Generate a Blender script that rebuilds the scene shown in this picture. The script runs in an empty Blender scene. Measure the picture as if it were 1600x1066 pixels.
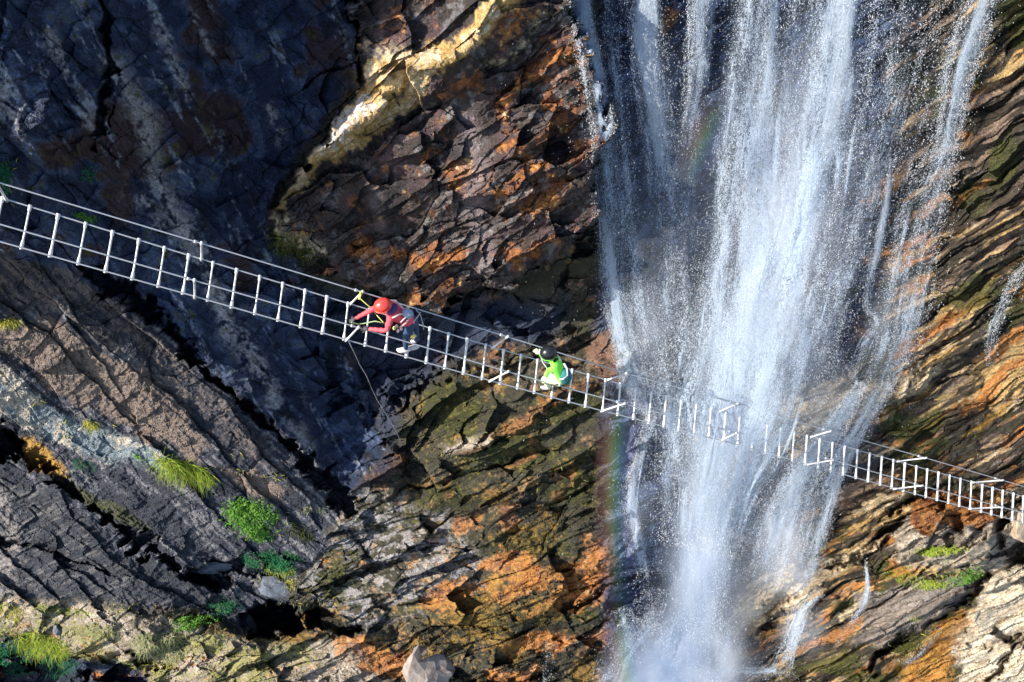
import bpy, bmesh, math, random
import numpy as np
from mathutils import Vector, Matrix

random.seed(7)
rng = np.random.default_rng(11)
S = bpy.context.scene
COL = S.collection

# ------------------------------------------------------------------ camera, sky, sun, exposure
FPX = 1300.0                       # focal length in pixels of a 1600 wide picture
PITCH = math.radians(55)
cp, sp = math.cos(PITCH), math.sin(PITCH)
CAM = np.array([0.0, 0.0, 40.0])
RIGHT = np.array([1.0, 0, 0]); UP = np.array([0, sp, cp]); FWD = np.array([0, cp, -sp])
cam_data = bpy.data.cameras.new("camera")
cam = bpy.data.objects.new("camera", cam_data); COL.objects.link(cam)
cam.location = CAM
cam.rotation_euler = (math.radians(90) - PITCH, 0, 0)
cam_data.sensor_width = 36; cam_data.lens = 36 * FPX / 1600
cam_data.clip_start = 0.1; cam_data.clip_end = 500
S.camera = cam

SUN_CAM = np.array([-0.76, 0.20, 0.62])          # towards the sun: right, up, back from the view
sd = SUN_CAM[0] * RIGHT + SUN_CAM[1] * UP - SUN_CAM[2] * FWD
sd /= np.linalg.norm(sd)
world = bpy.data.worlds.new("World"); S.world = world; world.use_nodes = True
nt = world.node_tree
bg = nt.nodes["Background"]; sky = nt.nodes.new("ShaderNodeTexSky")
sky.sky_type = 'NISHITA'; sky.sun_disc = False
sky.sun_elevation = math.asin(sd[2]); sky.sun_rotation = math.atan2(sd[0], sd[1])
nt.links.new(sky.outputs[0], bg.inputs[0]); bg.inputs[1].default_value = 0.135
sun = bpy.data.lights.new("sun", 'SUN'); sun.energy = 5.0; sun.angle = math.radians(0.5); sun.color = (1.0, 0.92, 0.80)
so = bpy.data.objects.new("sun", sun); COL.objects.link(so)
so.rotation_euler = Vector(sd).to_track_quat('Z', 'Y').to_euler(); so.location = (0, 0, 60)
S.view_settings.view_transform = 'Standard'; S.view_settings.look = 'None'
S.view_settings.exposure = 1.08; S.view_settings.gamma = 1.0; S.view_settings.use_curve_mapping = False
S.render.engine = 'CYCLES'
S.cycles.max_bounces = 8; S.cycles.transparent_max_bounces = 24

# ------------------------------------------------------------------ helpers
def at(u, v, depth):
    """picture direction and distance along the view axis -> world point(s)"""
    u = np.asarray(u, float); v = np.asarray(v, float); depth = np.asarray(depth, float)
    x = (u - 800) / FPX * depth; y = -(v - 533) / FPX * depth
    return CAM + x[..., None] * RIGHT + y[..., None] * UP + depth[..., None] * FWD

def tag(o, label=None, cat=None, group=None, kind=None):
    if label: o["label"] = label
    if cat: o["category"] = cat
    if group: o["group"] = group
    if kind: o["kind"] = kind
    return o

def mesh_obj(name, verts, faces, mats, parent=None, smooth=True):
    me = bpy.data.meshes.new(name)
    me.from_pydata([tuple(p) for p in verts], [], faces)
    for m in (mats if isinstance(mats, (list, tuple)) else [mats]): me.materials.append(m)
    if smooth: me.polygons.foreach_set("use_smooth", [True] * len(me.polygons))
    me.update()
    o = bpy.data.objects.new(name, me); COL.objects.link(o)
    if parent is not None: o.parent = parent
    return o

def np_mesh(name, V, F, mats, smooth=False):
    me = bpy.data.meshes.new(name)
    n, k = F.shape
    me.vertices.add(len(V)); me.vertices.foreach_set("co", np.ascontiguousarray(V, np.float32).ravel())
    me.loops.add(n * k); me.loops.foreach_set("vertex_index", np.ascontiguousarray(F, np.int32).ravel())
    me.polygons.add(n); me.polygons.foreach_set("loop_start", np.arange(0, n * k, k, dtype=np.int32))
    me.polygons.foreach_set("use_smooth", np.full(n, smooth))
    for m in (mats if isinstance(mats, (list, tuple)) else [mats]): me.materials.append(m)
    me.update(calc_edges=True)
    o = bpy.data.objects.new(name, me); COL.objects.link(o)
    return o

def add_attr(me, name, arr, typ='FLOAT'):
    if typ == 'FLOAT':
        a = me.attributes.new(name, 'FLOAT', 'POINT'); a.data.foreach_set("value", np.ascontiguousarray(arr, np.float32).ravel())
    else:
        a = me.attributes.new(name, 'FLOAT_COLOR', 'POINT')
        c = np.ones((len(arr), 4), np.float32); c[:, :3] = arr
        a.data.foreach_set("color", c.ravel())

def tube(path, radii, seg=8, cap=True):
    path = [np.array(p, float) for p in path]
    if not hasattr(radii, '__len__'): radii = [radii] * len(path)
    V = []; F = []
    for i, p in enumerate(path):
        t = path[min(i + 1, len(path) - 1)] - path[max(i - 1, 0)]
        t = t / (np.linalg.norm(t) + 1e-9)
        a = np.cross(t, [0.13, 0.2, 1.0]) if abs(t[2]) < .95 else np.cross(t, [1, 0, 0])
        a /= np.linalg.norm(a); b = np.cross(t, a)
        for k in range(seg):
            w = 2 * math.pi * k / seg
            V.append(p + radii[i] * (math.cos(w) * a + math.sin(w) * b))
    for i in range(len(path) - 1):
        for k in range(seg):
            F.append((i * seg + k, i * seg + (k + 1) % seg, (i + 1) * seg + (k + 1) % seg, (i + 1) * seg + k))
    if cap:
        F.append(tuple(range(seg))[::-1]); F.append(tuple((len(path) - 1) * seg + k for k in range(seg)))
    return V, F

def join_geo(parts):
    V = []; F = []
    for v, f in parts:
        b = len(V); V += list(v); F += [tuple(i + b for i in q) for q in f]
    return V, F

# ------------------------------------------------------------------ materials
def new_mat(name):
    m = bpy.data.materials.new(name); m.use_nodes = True
    n = m.node_tree.nodes; l = m.node_tree.links
    return m, n, l, n["Principled BSDF"]

def simple_mat(name, col, rough=.6, metal=0, var=.12, scale=30, bump=.0, spec=.5):
    m, n, l, b = new_mat(name)
    tc = n.new("ShaderNodeTexCoord"); no = n.new("ShaderNodeTexNoise"); no.inputs["Scale"].default_value = scale
    no.inputs["Detail"].default_value = 4
    l.new(tc.outputs["Object"], no.inputs["Vector"])
    mx = n.new("ShaderNodeMix"); mx.data_type = 'RGBA'
    mx.inputs[6].default_value = (*[c * (1 - var) for c in col], 1); mx.inputs[7].default_value = (*[min(1, c * (1 + var)) for c in col], 1)
    l.new(no.outputs["Fac"], mx.inputs[0]); l.new(mx.outputs[2], b.inputs["Base Color"])
    b.inputs["Roughness"].default_value = rough; b.inputs["Metallic"].default_value = metal
    b.inputs["Specular IOR Level"].default_value = spec
    if bump:
        bp = n.new("ShaderNodeBump"); bp.inputs["Strength"].default_value = bump; bp.inputs["Distance"].default_value = .01
        l.new(no.outputs["Fac"], bp.inputs["Height"]); l.new(bp.outputs[0], b.inputs["Normal"])
    return m

def rock_mat():
    m, n, l, b = new_mat("cliff_rock")
    at_ = n.new("ShaderNodeAttribute"); at_.attribute_name = "Col"
    wet = n.new("ShaderNodeAttribute"); wet.attribute_name = "wet"
    geo = n.new("ShaderNodeNewGeometry")
    mp = n.new("ShaderNodeMapping"); mp.inputs["Rotation"].default_value = (0.6, 0.5, 0.3); mp.inputs["Scale"].default_value = (1, 2.4, 3.2)
    l.new(geo.outputs["Position"], mp.inputs["Vector"])
    n1 = n.new("ShaderNodeTexNoise"); n1.inputs["Scale"].default_value = 7; n1.inputs["Detail"].default_value = 9; n1.inputs["Roughness"].default_value = .68
    l.new(mp.outputs[0], n1.inputs["Vector"])
    n2 = n.new("ShaderNodeTexNoise"); n2.inputs["Scale"].default_value = 26; n2.inputs["Detail"].default_value = 6; n2.inputs["Roughness"].default_value = .7
    l.new(geo.outputs["Position"], n2.inputs["Vector"])
    r1 = n.new("ShaderNodeMapRange"); r1.inputs[1].default_value = .3; r1.inputs[2].default_value = .7; r1.inputs[3].default_value = .5; r1.inputs[4].default_value = 1.55
    l.new(n1.outputs["Fac"], r1.inputs[0])
    r2 = n.new("ShaderNodeMapRange"); r2.inputs[1].default_value = .3; r2.inputs[2].default_value = .7; r2.inputs[3].default_value = .6; r2.inputs[4].default_value = 1.4
    l.new(n2.outputs["Fac"], r2.inputs[0])
    mm = n.new("ShaderNodeMath"); mm.operation = 'MULTIPLY'; l.new(r1.outputs[0], mm.inputs[0]); l.new(r2.outputs[0], mm.inputs[1])
    vm = n.new("ShaderNodeVectorMath"); vm.operation = 'SCALE'
    l.new(at_.outputs["Color"], vm.inputs[0]); l.new(mm.outputs[0], vm.inputs["Scale"])
    l.new(vm.outputs[0], b.inputs["Base Color"])
    rr = n.new("ShaderNodeMapRange"); rr.inputs[3].default_value = .85; rr.inputs[4].default_value = .32
    l.new(wet.outputs["Fac"], rr.inputs[0]); l.new(rr.outputs[0], b.inputs["Roughness"])
    b.inputs["Specular IOR Level"].default_value = .4
    bp = n.new("ShaderNodeBump"); bp.inputs["Strength"].default_value = .9; bp.inputs["Distance"].default_value = .045
    l.new(mm.outputs[0], bp.inputs["Height"]); l.new(bp.outputs[0], b.inputs["Normal"])
    return m

M_rock = rock_mat()
M_steel = simple_mat("galvanised_steel", (.58, .585, .59), .5, .25, .38, 14, .3)
M_cable = simple_mat("steel_cable", (.42, .44, .47), .5, .4, .25, 120, .3)

# ------------------------------------------------------------------ numpy noise
T = rng.random((8, 256, 256))
def vnoise(x, y, s=0):
    t = T[s % 8]
    xi = np.floor(x).astype(np.int64); yi = np.floor(y).astype(np.int64)
    fx = x - xi; fy = y - yi
    fx = fx * fx * fx * (fx * (fx * 6 - 15) + 10); fy = fy * fy * fy * (fy * (fy * 6 - 15) + 10)
    a = t[xi & 255, yi & 255]; b = t[(xi + 1) & 255, yi & 255]; c = t[xi & 255, (yi + 1) & 255]; d = t[(xi + 1) & 255, (yi + 1) & 255]
    return (a * (1 - fx) + b * fx) * (1 - fy) + (c * (1 - fx) + d * fx) * fy
def fbm(x, y, s=0, o=4, g=.5):
    r = 0; a = 1; n = 0
    for i in range(o):
        r = r + a * (vnoise(x * 2 ** i + 17.3 * i + s * 5.1, y * 2 ** i + 9.7 * i + s * 3.3, s + i) - .5); n += a; a *= g
    return r / n * 2
def ridged(x, y, s=0, o=4):
    r = 0; a = 1; n = 0
    for i in range(o):
        r = r + a * (1 - 2 * np.abs(vnoise(x * 2 ** i + 7.3 * i + s, y * 2 ** i + 3.1 * i, s + i) - .5)); n += a; a *= .5
    return r / n
def rot(X, Y, deg):
    a = math.radians(deg); return X * math.cos(a) + Y * math.sin(a), -X * math.sin(a) + Y * math.cos(a)
def facet(X, Y, deg, sx, sy, seed, tilt=.6, step=.5):
    """broken blocks: every cell a tilted plane; returns height, edge distance, cell random"""
    p, q = rot(X, Y, deg); p = p / sx + seed * 13.7; q = q / sy + seed * 7.1
    pi = np.floor(p).astype(np.int64); qi = np.floor(q).astype(np.int64)
    f1 = np.full(p.shape, 9.0); f2 = np.full(p.shape, 9.0); ci = np.zeros(p.shape, np.int64); cj = np.zeros(p.shape, np.int64)
    dxm = np.zeros(p.shape); dym = np.zeros(p.shape)
    A = T[seed % 8]; B = T[(seed + 3) % 8]
    for i in (-1, 0, 1):
        for j in (-1, 0, 1):
            a = pi + i; b = qi + j
            dx = p - (a + .1 + .8 * A[a & 255, b & 255]); dy = q - (b + .1 + .8 * B[a & 255, b & 255])
            d = dx * dx + dy * dy
            m = d < f1
            f2 = np.where(m, f1, np.minimum(f2, d)); f1 = np.where(m, d, f1)
            ci = np.where(m, a, ci); cj = np.where(m, b, cj); dxm = np.where(m, dx, dxm); dym = np.where(m, dy, dym)
    C = T[(seed + 5) % 8]; 
    r1 = C[ci & 255, cj & 255]; r2 = C[(ci + 91) & 255, cj & 255]; r3 = C[ci & 255, (cj + 57) & 255]; r4 = C[(ci + 33) & 255, (cj + 131) & 255]
    h = step * (r1 - .5) + tilt * ((r2 - .5) * 2 * dxm + (r3 - .5) * 2 * dym)
    return h, np.sqrt(f2) - np.sqrt(f1), r4
def sstep(x, a, b):
    t = np.clip((x - a) / (b - a), 0, 1); return t * t * (3 - 2 * t)
def pdist(u, v, pts):
    """distance to polyline, and fraction along it"""
    best = np.full(u.shape, 1e9); par = np.zeros(u.shape); n = len(pts) - 1
    for i in range(n):
        x0, y0 = pts[i]; x1, y1 = pts[i + 1]; dx, dy = x1 - x0, y1 - y0
        t = np.clip(((u - x0) * dx + (v - y0) * dy) / (dx * dx + dy * dy), 0, 1)
        d = np.hypot(u - x0 - t * dx, v - y0 - t * dy)
        m = d < best; best = np.where(m, d, best); par = np.where(m, (i + t) / n, par)
    return best, par
def psdf(u, v, poly):
    """signed distance to a closed polygon, positive inside (pixels)"""
    d = pdist(u, v, poly + [poly[0]])[0]
    ins = np.zeros(u.shape, bool); n = len(poly)
    for i in range(n):
        x0, y0 = poly[i]; x1, y1 = poly[(i + 1) % n]
        c = ((y0 > v) != (y1 > v)) & (u < (x1 - x0) * (v - y0) / ((y1 - y0) if y1 != y0 else 1e-9) + x0)
        ins ^= c
    return np.where(ins, d, -d)

# ------------------------------------------------------------------ the cliff
def base_depth(v): return 21.0 / (1 - .466 * (np.clip(v, -300, 1400) - 533) / FPX)
CTRL = [(-300,-250,4.6),(0,-250,4.0),(300,-250,1.0),(540,-250,-1.3),(-300,0,4.6),(0,0,3.7),(200,0,1.9),(400,0,-.6),(530,0,-1.5),
(0,200,3.9),(200,200,2.0),(400,200,-.8),(420,330,-1.2),(-300,350,4.8),(0,340,3.8),(150,380,2.3),(300,420,.6),(450,500,-1.0),(600,560,-1.6),(520,700,-1.2),(640,640,-1.0),
(600,100,-.3),(900,100,0),(700,300,0),(900,300,0),(750,480,-.9),(880,470,-1.2),
(-300,520,2.8),(0,480,2.2),(0,620,2.0),(200,600,1.5),(350,700,1.3),(480,740,1.0),(0,760,.6),(150,800,.9),(300,860,.9),(400,900,.3),(0,880,1.4),(-300,900,2),
(0,960,2.0),(200,970,2.0),(400,1020,1.8),(600,1040,1.6),(0,1060,1.0),(-300,1250,1.5),(300,1250,2.5),
(550,820,.6),(700,750,.4),(800,650,.3),(900,800,.4),(700,900,.8),(950,900,1.0),(800,1000,1.3),(950,1060,.8),
(1000,300,-.4),(1150,300,-.8),(1300,300,-.6),(1000,600,-.3),(1150,600,-1.0),(1100,800,-.8),(1100,1000,-1.0),(1300,620,.6),(1250,800,-.7),(1080,1066,-.6),(1200,1250,0),(1150,-250,0),
(1450,100,.2),(1600,100,.8),(1500,400,.6),(1600,500,.9),(1450,620,.4),(1600,700,.5),(1350,800,.1),(1500,830,.9),(1450,920,1.2),(1300,950,.6),(1590,900,.4),(1560,1000,1.0),(1400,1040,.5),(1900,500,2),(1900,1000,1.5),(1900,0,2)]
_c = np.array(CTRL, float)
def _k(r2): return .5 * r2 * np.log(r2 + 1e-9)
_n = len(_c); _x = _c[:, :2] / 500.0
_K = _k(((_x[:, None] - _x[None]) ** 2).sum(-1)) + np.eye(_n) * .02
_P = np.c_[np.ones(_n), _x]
_A = np.block([[_K, _P], [_P.T, np.zeros((3, 3))]])
_w = np.linalg.solve(_A, np.r_[_c[:, 2], 0, 0, 0])
def macro(u, v):
    x = np.asarray(u, float) / 500.0; y = np.asarray(v, float) / 500.0
    r = _w[_n] + _w[_n + 1] * x + _w[_n + 2] * y
    for i in range(_n): r = r + _w[i] * _k((x - _x[i, 0]) ** 2 + (y - _x[i, 1]) ** 2)
    return r

EDGE_L = [(540,-260),(543,0),(552,70),(560,125),(520,185),(470,245),(432,300),(424,348),(465,400),(520,438),(600,462),(700,478),(790,462),(860,410),(905,375),(938,330),(946,200),(915,60),(905,-260)]

def cliff_fields(u, v):
    """all shape and colour fields of the cliff, as functions of position on its face"""
    D0 = base_depth(v)
    X = (u - 800) / FPX * D0; Y = (v - 533) / FPX * D0
    w1 = fbm(X * .9, Y * .9, 1, 4); w2 = fbm(X * .9 + 40, Y * .9 + 7, 2, 4)
    f1 = fbm(X * 4, Y * 4, 3, 4); f2 = fbm(X * 4 + 9, Y * 4 + 31, 4, 4)
    uw = u + 16 * w1 + 7 * f1; vw = v + 16 * w2 + 7 * f2          # ragged outlines
    H = macro(u, v)
    Xw = X + .28 * w1; Yw = Y + .28 * w2
    aC1, eC1, cC1 = facet(Xw, Yw, -27, 2.3, 1.0, 4, .9, .9)
    aC2, eC2, cC2 = facet(Xw, Yw, -30, .95, .36, 5, .9, 1.0)
    aC3, eC3, cC3 = facet(X + .1 * f1, Y + .1 * f2, -24, .34, .13, 6, .9, 1.0)
    # regions
    block = psdf(uw, vw, EDGE_L) + 20 * (cC2 - .5) + 14 * (cC3 - .5) + 18 * (cC1 - .5)
    bm = sstep(block, -3, 7)
    left_line = psdf(uw, vw, [(-600,-600),(548,-600),(545,60),(552,120),(500,200),(430,300),(420,360),(470,430),(560,560),(600,700),(545,775),(400,640),(200,470),(100,420),(-600,300)])
    LU = sstep(left_line, -8, 8) * (1 - bm)                        # dark slab, upper left
    ll = psdf(uw, vw, [(-600,300),(100,420),(200,470),(400,640),(545,775),(520,850),(470,900),(440,1000),(300,960),(0,940),(-600,900)])
    LL = sstep(ll, -8, 8)                                          # banded slabs, lower left
    ledge = sstep(psdf(uw, vw, [(-600,930),(0,938),(120,945),(280,975),(380,990),(470,1010),(560,1005),(640,1100),(640,1500),(-600,1500)]), -5, 8)
    right = sstep(uw, 925, 965) * (1 - bm) * 1.0
    cen = np.clip(1 - LU - LL - ledge - right - bm, 0, 1)          # broken centre
    # --- strata / facets in three orientations
    aL1, eL1, cL1 = facet(Xw, Yw, 52, 2.6, .8, 1, .55, .55)
    aL2, eL2, cL2 = facet(Xw, Yw, 47, .9, .24, 2, .6, .8)
    aL3, eL3, cL3 = facet(Xw, Yw, -28, .42, .085, 3, .7, 1.0)
    aR1, eR1, cR1 = facet(Xw, Yw, -33, 2.4, .62, 7, .7, .9)
    aR2, eR2, cR2 = facet(Xw, Yw, -34, .95, .21, 0, .9, 1.0)
    aR3, eR3, cR3 = facet(X + .05 * f1, Y + .05 * f2, -36, .36, .10, 2, .9, 1.0)
    fine = fbm(X * 9, Y * 9, 5, 4, .6)
    rd = ridged(X * 1.3 + .3 * w1, Y * 1.3, 6, 5)
    hL = .42 * aL1 + .05 * aL2 + .07 * aC2 + .020 * aL3 + .02 * aC3
    rgh = .25 + 1.0 * sstep(fbm(X * .55 + 5, Y * .55, 6, 3), -.25, .35)
    hC = .70 * aC1 + (.12 + .17 * rgh) * aC2 + .075 * rgh * aC3
    hR = .50 * aR1 + (.09 + .10 * rgh) * aR2 + .05 * rgh * aR3
    hLU = .48 * aL1 + .08 * aL2 + .13 * aC2 + .012 * aC3
    crk = lambda e, w: np.exp(-(e / w) ** 2)
    cm = sstep(fbm(X * .7 + 11, Y * .7, 4, 3), 0, .35)
    hL = hL - .07 * cm * crk(eL1, .035)
    hC = hC - .08 * cm * crk(eC1, .035)
    hR = hR - .06 * cm * crk(eR1, .04)
    hLU = hLU - .04 * cm * crk(eL1, .03)
    # bedding: plates that rise slowly and break off sharply on the lower right side
    def saw(X_, Y_, deg, per, wa, sd_):
        p, q = rot(X_, Y_, deg); q = q / per + wa * fbm(p / per * .22, q / per * .3, sd_, 3) * 2.2
        c = np.floor(q); fr = q - c; lv = .35 + 1.3 * vnoise(c * 7.3, p / per * .18, sd_)
        return (1 - fr) ** .9 * lv, c
    def saw_dn(*a):
        s_, c = saw(*a); return s_, c
    sR1, _ = saw(Xw, Yw, -33, 1.15, .4, 1); sR2, _ = saw(Xw, Yw, -35, .40, .45, 2)
    sC1, _ = saw(X, Y, -28, 1.1, .5, 3); sC2, _ = saw(X, Y, -31, .36, .55, 4)
    hR = hR - .24 * sR1 - .05 * sR2
    hC = hC - .15 * sC1 - .05 * sC2 * rgh
    sL, _ = saw(X, Y, 228, 1.0, .35, 5)
    hL = hL - .055 * sL * sstep(fbm(X * .5, Y * .5, 2, 3), -.25, .25)
    h = hLU * LU + hL * np.clip(LL, 0, 1) + (hC * .75 + hLU * .3) * ledge + hR * right + hC * np.clip(bm + cen, 0, 1)
    h = h + .030 * fine + .10 * (rd - .6)
    H = H + h
    # central block
    H = H + bm * (1.75 + .0004 * (560 - u) - .0005 * (v - 250))
    # pale ridge running up the block
    dr, pr = pdist(uw, vw, [(432,305),(480,250),(545,205),(600,150),(640,108),(720,68),(790,0),(830,-60)])
    H = H + (.45 + .35 * sstep(u, 600, 480)) * np.exp(-(dr / 28) ** 2) * bm
    H = H - .5 * sstep(vw - (300 + (uw - 432) * -.72), 0, 60) * bm * sstep(uw, 900, 500)   # face below the ridge steps back
    # cracks (points, width px, depth m)
    CR = [([(120,405),(200,455),(265,520),(330,590),(400,655),(470,705),(520,750),(548,790)], 13, 1.5),
          ([(150,-40),(160,40),(172,80),(178,120),(160,170),(150,235)], 10, 1.0),
          ([(0,668),(22,690),(70,740),(150,800),(230,850),(290,900),(330,915)], 16, 1.1),
          ([(0,845),(60,860),(110,880),(170,895)], 5, .4),
          ([(300,890),(360,880),(420,905)], 9, .7),
          ([(545,-40),(548,60),(555,130)], 7, .8),
          ([(560,100),(500,115),(470,130)], 5, .5),
          ([(890,450),(900,400),(925,370)], 14, .8),
          ([(1395,800),(1420,780),(1450,775)], 6, .6),
          ([(1300,890),(1345,870),(1395,840),(1410,815)], 9, .7),
          ([(1562,820),(1560,850),(1590,870),(1640,890)], 22, 1.2),
          ([(1530,895),(1515,930),(1490,955),(1440,985),(1395,1015),(1365,1045)], 11, 1.0),
          ([(1564,978),(1580,1008),(1576,1028),(1545,1060),(1520,1100)], 7, .9),
          ([(1600,1000),(1580,1012)], 9, .9),
          ([(1495,810),(1500,830),(1480,850)], 7, .5),
          ([(640,760),(760,735),(860,700)], 5, .35),
          ([(700,1040),(760,1055),(800,1066)], 8, .6),
          ([(880,950),(960,925),(1010,905)], 7, .6),
          ([(930,1010),(960,1030),(1000,1020)], 8, .5),
          ([(560,640),(620,700)], 14, .4)]
    crm = np.zeros(u.shape)
    for pts, w, d in CR:
        dd, pr_ = pdist(uw, vw, pts)
        ww = w * (.55 + .9 * np.abs(vnoise(pr_ * 9 + w, pr_ * 0 + w, 3)))
        g = 1 - sstep(dd / ww + .45 * f1 + .55 * aC2 + .5 * aR2 + .35 * w2, .25, .95); H = H - .7 * d * g; crm = np.maximum(crm, g)
    # caves and hollows (cu, cv, ru, rv, deg, depth)
    cav = np.zeros(u.shape)
    for cu, cv, ru, rv, dg, d in [(432,970,58,30,8,2.6),(520,978,60,22,10,1.2),(0,690,34,26,20,1.6),(1395,833,30,12,-30,.7),(330,905,70,16,6,.9),(1478,790,12,20,10,.7),
                                  (590,560,90,110,60,.6),(1020,1040,70,30,0,.5),(760,560,60,26,-20,.3),(830,500,90,40,10,.4),(60,1080,100,60,0,1.5),(185,1050,70,34,10,.8),(1180,960,60,40,-30,.6)]:
        p, q = rot(uw - cu, vw - cv, dg); r = np.hypot(p / ru, q / rv); g = 1 - sstep(r + .25 * f1 + .3 * aC2 + .2 * w1, .6, .95); H = H - d * g
        if d > .9: cav = np.maximum(cav, g)
    # raised blocks, slabs and ledges (cu, cv, ru, rv, deg, height)
    for cu, cv, ru, rv, dg, hh in [(1495,815,75,28,12,.55),(1480,858,95,26,-3,.55),(1440,945,90,42,-28,.35),(85,200,75,60,20,.35),(590,735,45,42,-20,.4),(1000,690,24,40,20,.5),
                                   (955,570,38,50,0,.55),(940,850,70,45,-25,.4),(985,935,60,24,-22,.5),(940,1000,75,26,-10,.5),(720,1000,90,30,0,.2),(1190,925,85,20,-32,.7),
                                   (1270,960,60,18,-32,.3),(840,640,110,12,-26,.3),(740,690,40,10,-24,.35),(1240,640,180,22,-17,.45),(1480,560,120,14,-33,.35),(420,890,50,12,8,.4),(1570,950,50,60,0,.4)]:
        p, q = rot(uw - cu, vw - cv, dg); r = np.hypot(p / ru, q / rv); H = H + hh * (1 - sstep(r, .8, 1.05)) * (1 + .25 * q / rv)
    return dict(D0=D0, X=X, Y=Y, H=H, uw=uw, vw=vw, f1=f1, f2=f2, w1=w1, w2=w2, fine=fine, rd=rd, bm=bm, LU=LU, LL=LL, ledge=ledge, right=right, cen=cen,
                crm=crm, cav=cav, block=block, dr=dr, cells=(cL1, cL2, cL3, cC1, cC2, cC3, cR1, cR2, cR3), edges=(eC2, eR2, eL2))

def grid_axis(lo, hi, a, b, step, n):
    mid = np.arange(a, b + step, step)
    g = np.linspace(0, 1, n + 1)[1:] ** 1.6
    return np.concatenate([(a - g * (a - lo))[::-1], mid, mid[-1] + g * (hi - mid[-1])])
us = grid_axis(-420, 2020, -12, 1612, 1.55, 30)
vs = grid_axis(-380, 1420, -12, 1078, 1.55, 26)
U, Vv = np.meshgrid(us, vs)
Fd = cliff_fields(U, Vv)
DEPTH = Fd['D0'] - Fd['H']

# colour
def rgb(r, g, b): return np.array([r, g, b])
Z = U.shape
C = np.zeros(Z + (3,))
def mixc(col, m):
    global C
    m = np.clip(m, 0, 1)[..., None]
    C = C * (1 - m) + np.asarray(col) * m
cL1, cL2, cL3, cC1, cC2, cC3, cR1, cR2, cR3 = Fd['cells']
X, Y = Fd['X'], Fd['Y']; uw, vw = Fd['uw'], Fd['vw']
n_lo = fbm(X * .8 + 3, Y * .8, 2, 4); n_mid = fbm(X * 2.7, Y * 2.7 + 5, 6, 5, .6); n_hi = fbm(X * 11, Y * 11, 7, 4, .65)
pR, qR = rot(X, Y, -34); n_str = fbm(pR * 1.2, qR * 9, 1, 5, .6)
pL, qL = rot(X, Y, 50); n_stL = fbm(pL * .9, qL * 7, 3, 5, .6)
pV, qV = rot(X, Y, 68); n_stV = fbm(pV * .7, qV * 3.5, 5, 5, .6)

shade_slate = rgb(.020, .034, .078); shade_slate2 = rgb(.095, .135, .240); grey = rgb(.22, .21, .21); pale = rgb(.52, .46, .38); cream = rgb(.66, .52, .33)  # first two carry the blue of shade in the rock colour
brown = rgb(.21, .145, .105); rust = rgb(.25, .09, .035); orange = rgb(.47, .20, .055); ochre = rgb(.46, .27, .05); moss = rgb(.055, .06, .012); plum = rgb(.11, .065, .075); black = rgb(.010, .011, .015)
C[:] = rgb(.055, .048, .035)
LU, LL, ledge, right, cen, bm = (Fd[k] for k in ('LU', 'LL', 'ledge', 'right', 'cen', 'bm'))
# upper left slab: dark rock with the blue of shade painted in, pale mineral streaks
mixc(shade_slate, LU); mixc(shade_slate2, LU * sstep(n_mid + .5 * n_lo, -.15, .5))
mixc(plum * .55, LU * sstep(n_lo + .4 * n_mid + .5 * np.exp(-(pdist(U, Vv, [(170,130),(200,260),(180,330)])[0] / 40) ** 2), .25, .55))
mixc(rgb(.36, .40, .48), LU * sstep(n_stV + .35 * n_hi + .35 * np.exp(-((U - 60) / 130) ** 2 - ((Vv - 80) / 170) ** 2), .34, .62) * .85)
for pts, w in [([(70,50),(110,120),(130,170),(150,200)], 9), ([(5,130),(20,170),(30,200)], 16), ([(245,30),(262,90),(290,160)], 8), ([(180,100),(215,180),(260,290),(300,370),(330,430),(395,570)], 15), ([(300,20),(318,60),(330,80)], 6),
               ([(420,170),(445,220),(455,260)], 8), ([(205,290),(240,330),(250,345)], 14), ([(395,570),(440,640),(500,740)], 12), ([(270,330),(300,390),(350,500),(385,560)], 12)]:
    d, _ = pdist(uw, vw, pts); mixc(grey * 2.0, LU * np.exp(-(d / (w * 1.1)) ** 2) * sstep(n_mid + .6 * n_hi, -.3, .25) * .9)
mixc(black, LU * sstep(n_stV * .6 - n_mid, .35, .6) * .7)
# lower left slabs
mixc(rgb(.030, .035, .052), LL); mixc(rgb(.070, .080, .112), LL * sstep(n_stL + .3 * n_hi, -.1, .4)); mixc(grey, LL * sstep(n_stL + n_hi * .6, .12, .5) * .75)
brn = psdf(uw, vw, [(-400,470),(20,500),(110,520),(200,560),(290,640),(320,700),(300,725),(230,690),(150,650),(60,600),(0,540),(-400,560)])
mixc(brown * .75 + .25 * grey, sstep(brn + 22 * n_mid, -6, 10) * LL * sstep(n_hi, -.7, -.1))
brn2 = psdf(uw, vw, [(330,725),(400,725),(440,760),(450,790),(400,780),(350,745)])
mixc(brown + .05, sstep(brn2 + 15 * n_mid, -4, 8))
gb = psdf(uw, vw, [(0,380),(100,410),(200,470),(330,600),(420,690),(470,760),(330,690),(200,560),(90,500),(-100,470),(-300,420)])
mixc(brown * .45 + grey * .25, sstep(gb + 20 * n_mid, -6, 12) * LL * .75 * sstep(n_hi + n_stL, -.3, .3))
bl = psdf(uw, vw, [(-300,560),(0,565),(60,620),(130,660),(230,700),(300,725),(240,735),(130,720),(60,690),(0,650),(-300,640)])
mixc(rgb(.20, .25, .28), sstep(bl + 8 * n_mid, -4, 8)); mixc(pale * .9, sstep(bl + 8 * n_mid, -4, 8) * sstep(n_mid + n_hi * .6 + .5 * sstep(U, 170, 0), .15, .45))
br = psdf(uw, vw, [(28,688),(60,695),(80,720),(108,755),(80,750),(45,730)])
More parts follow.
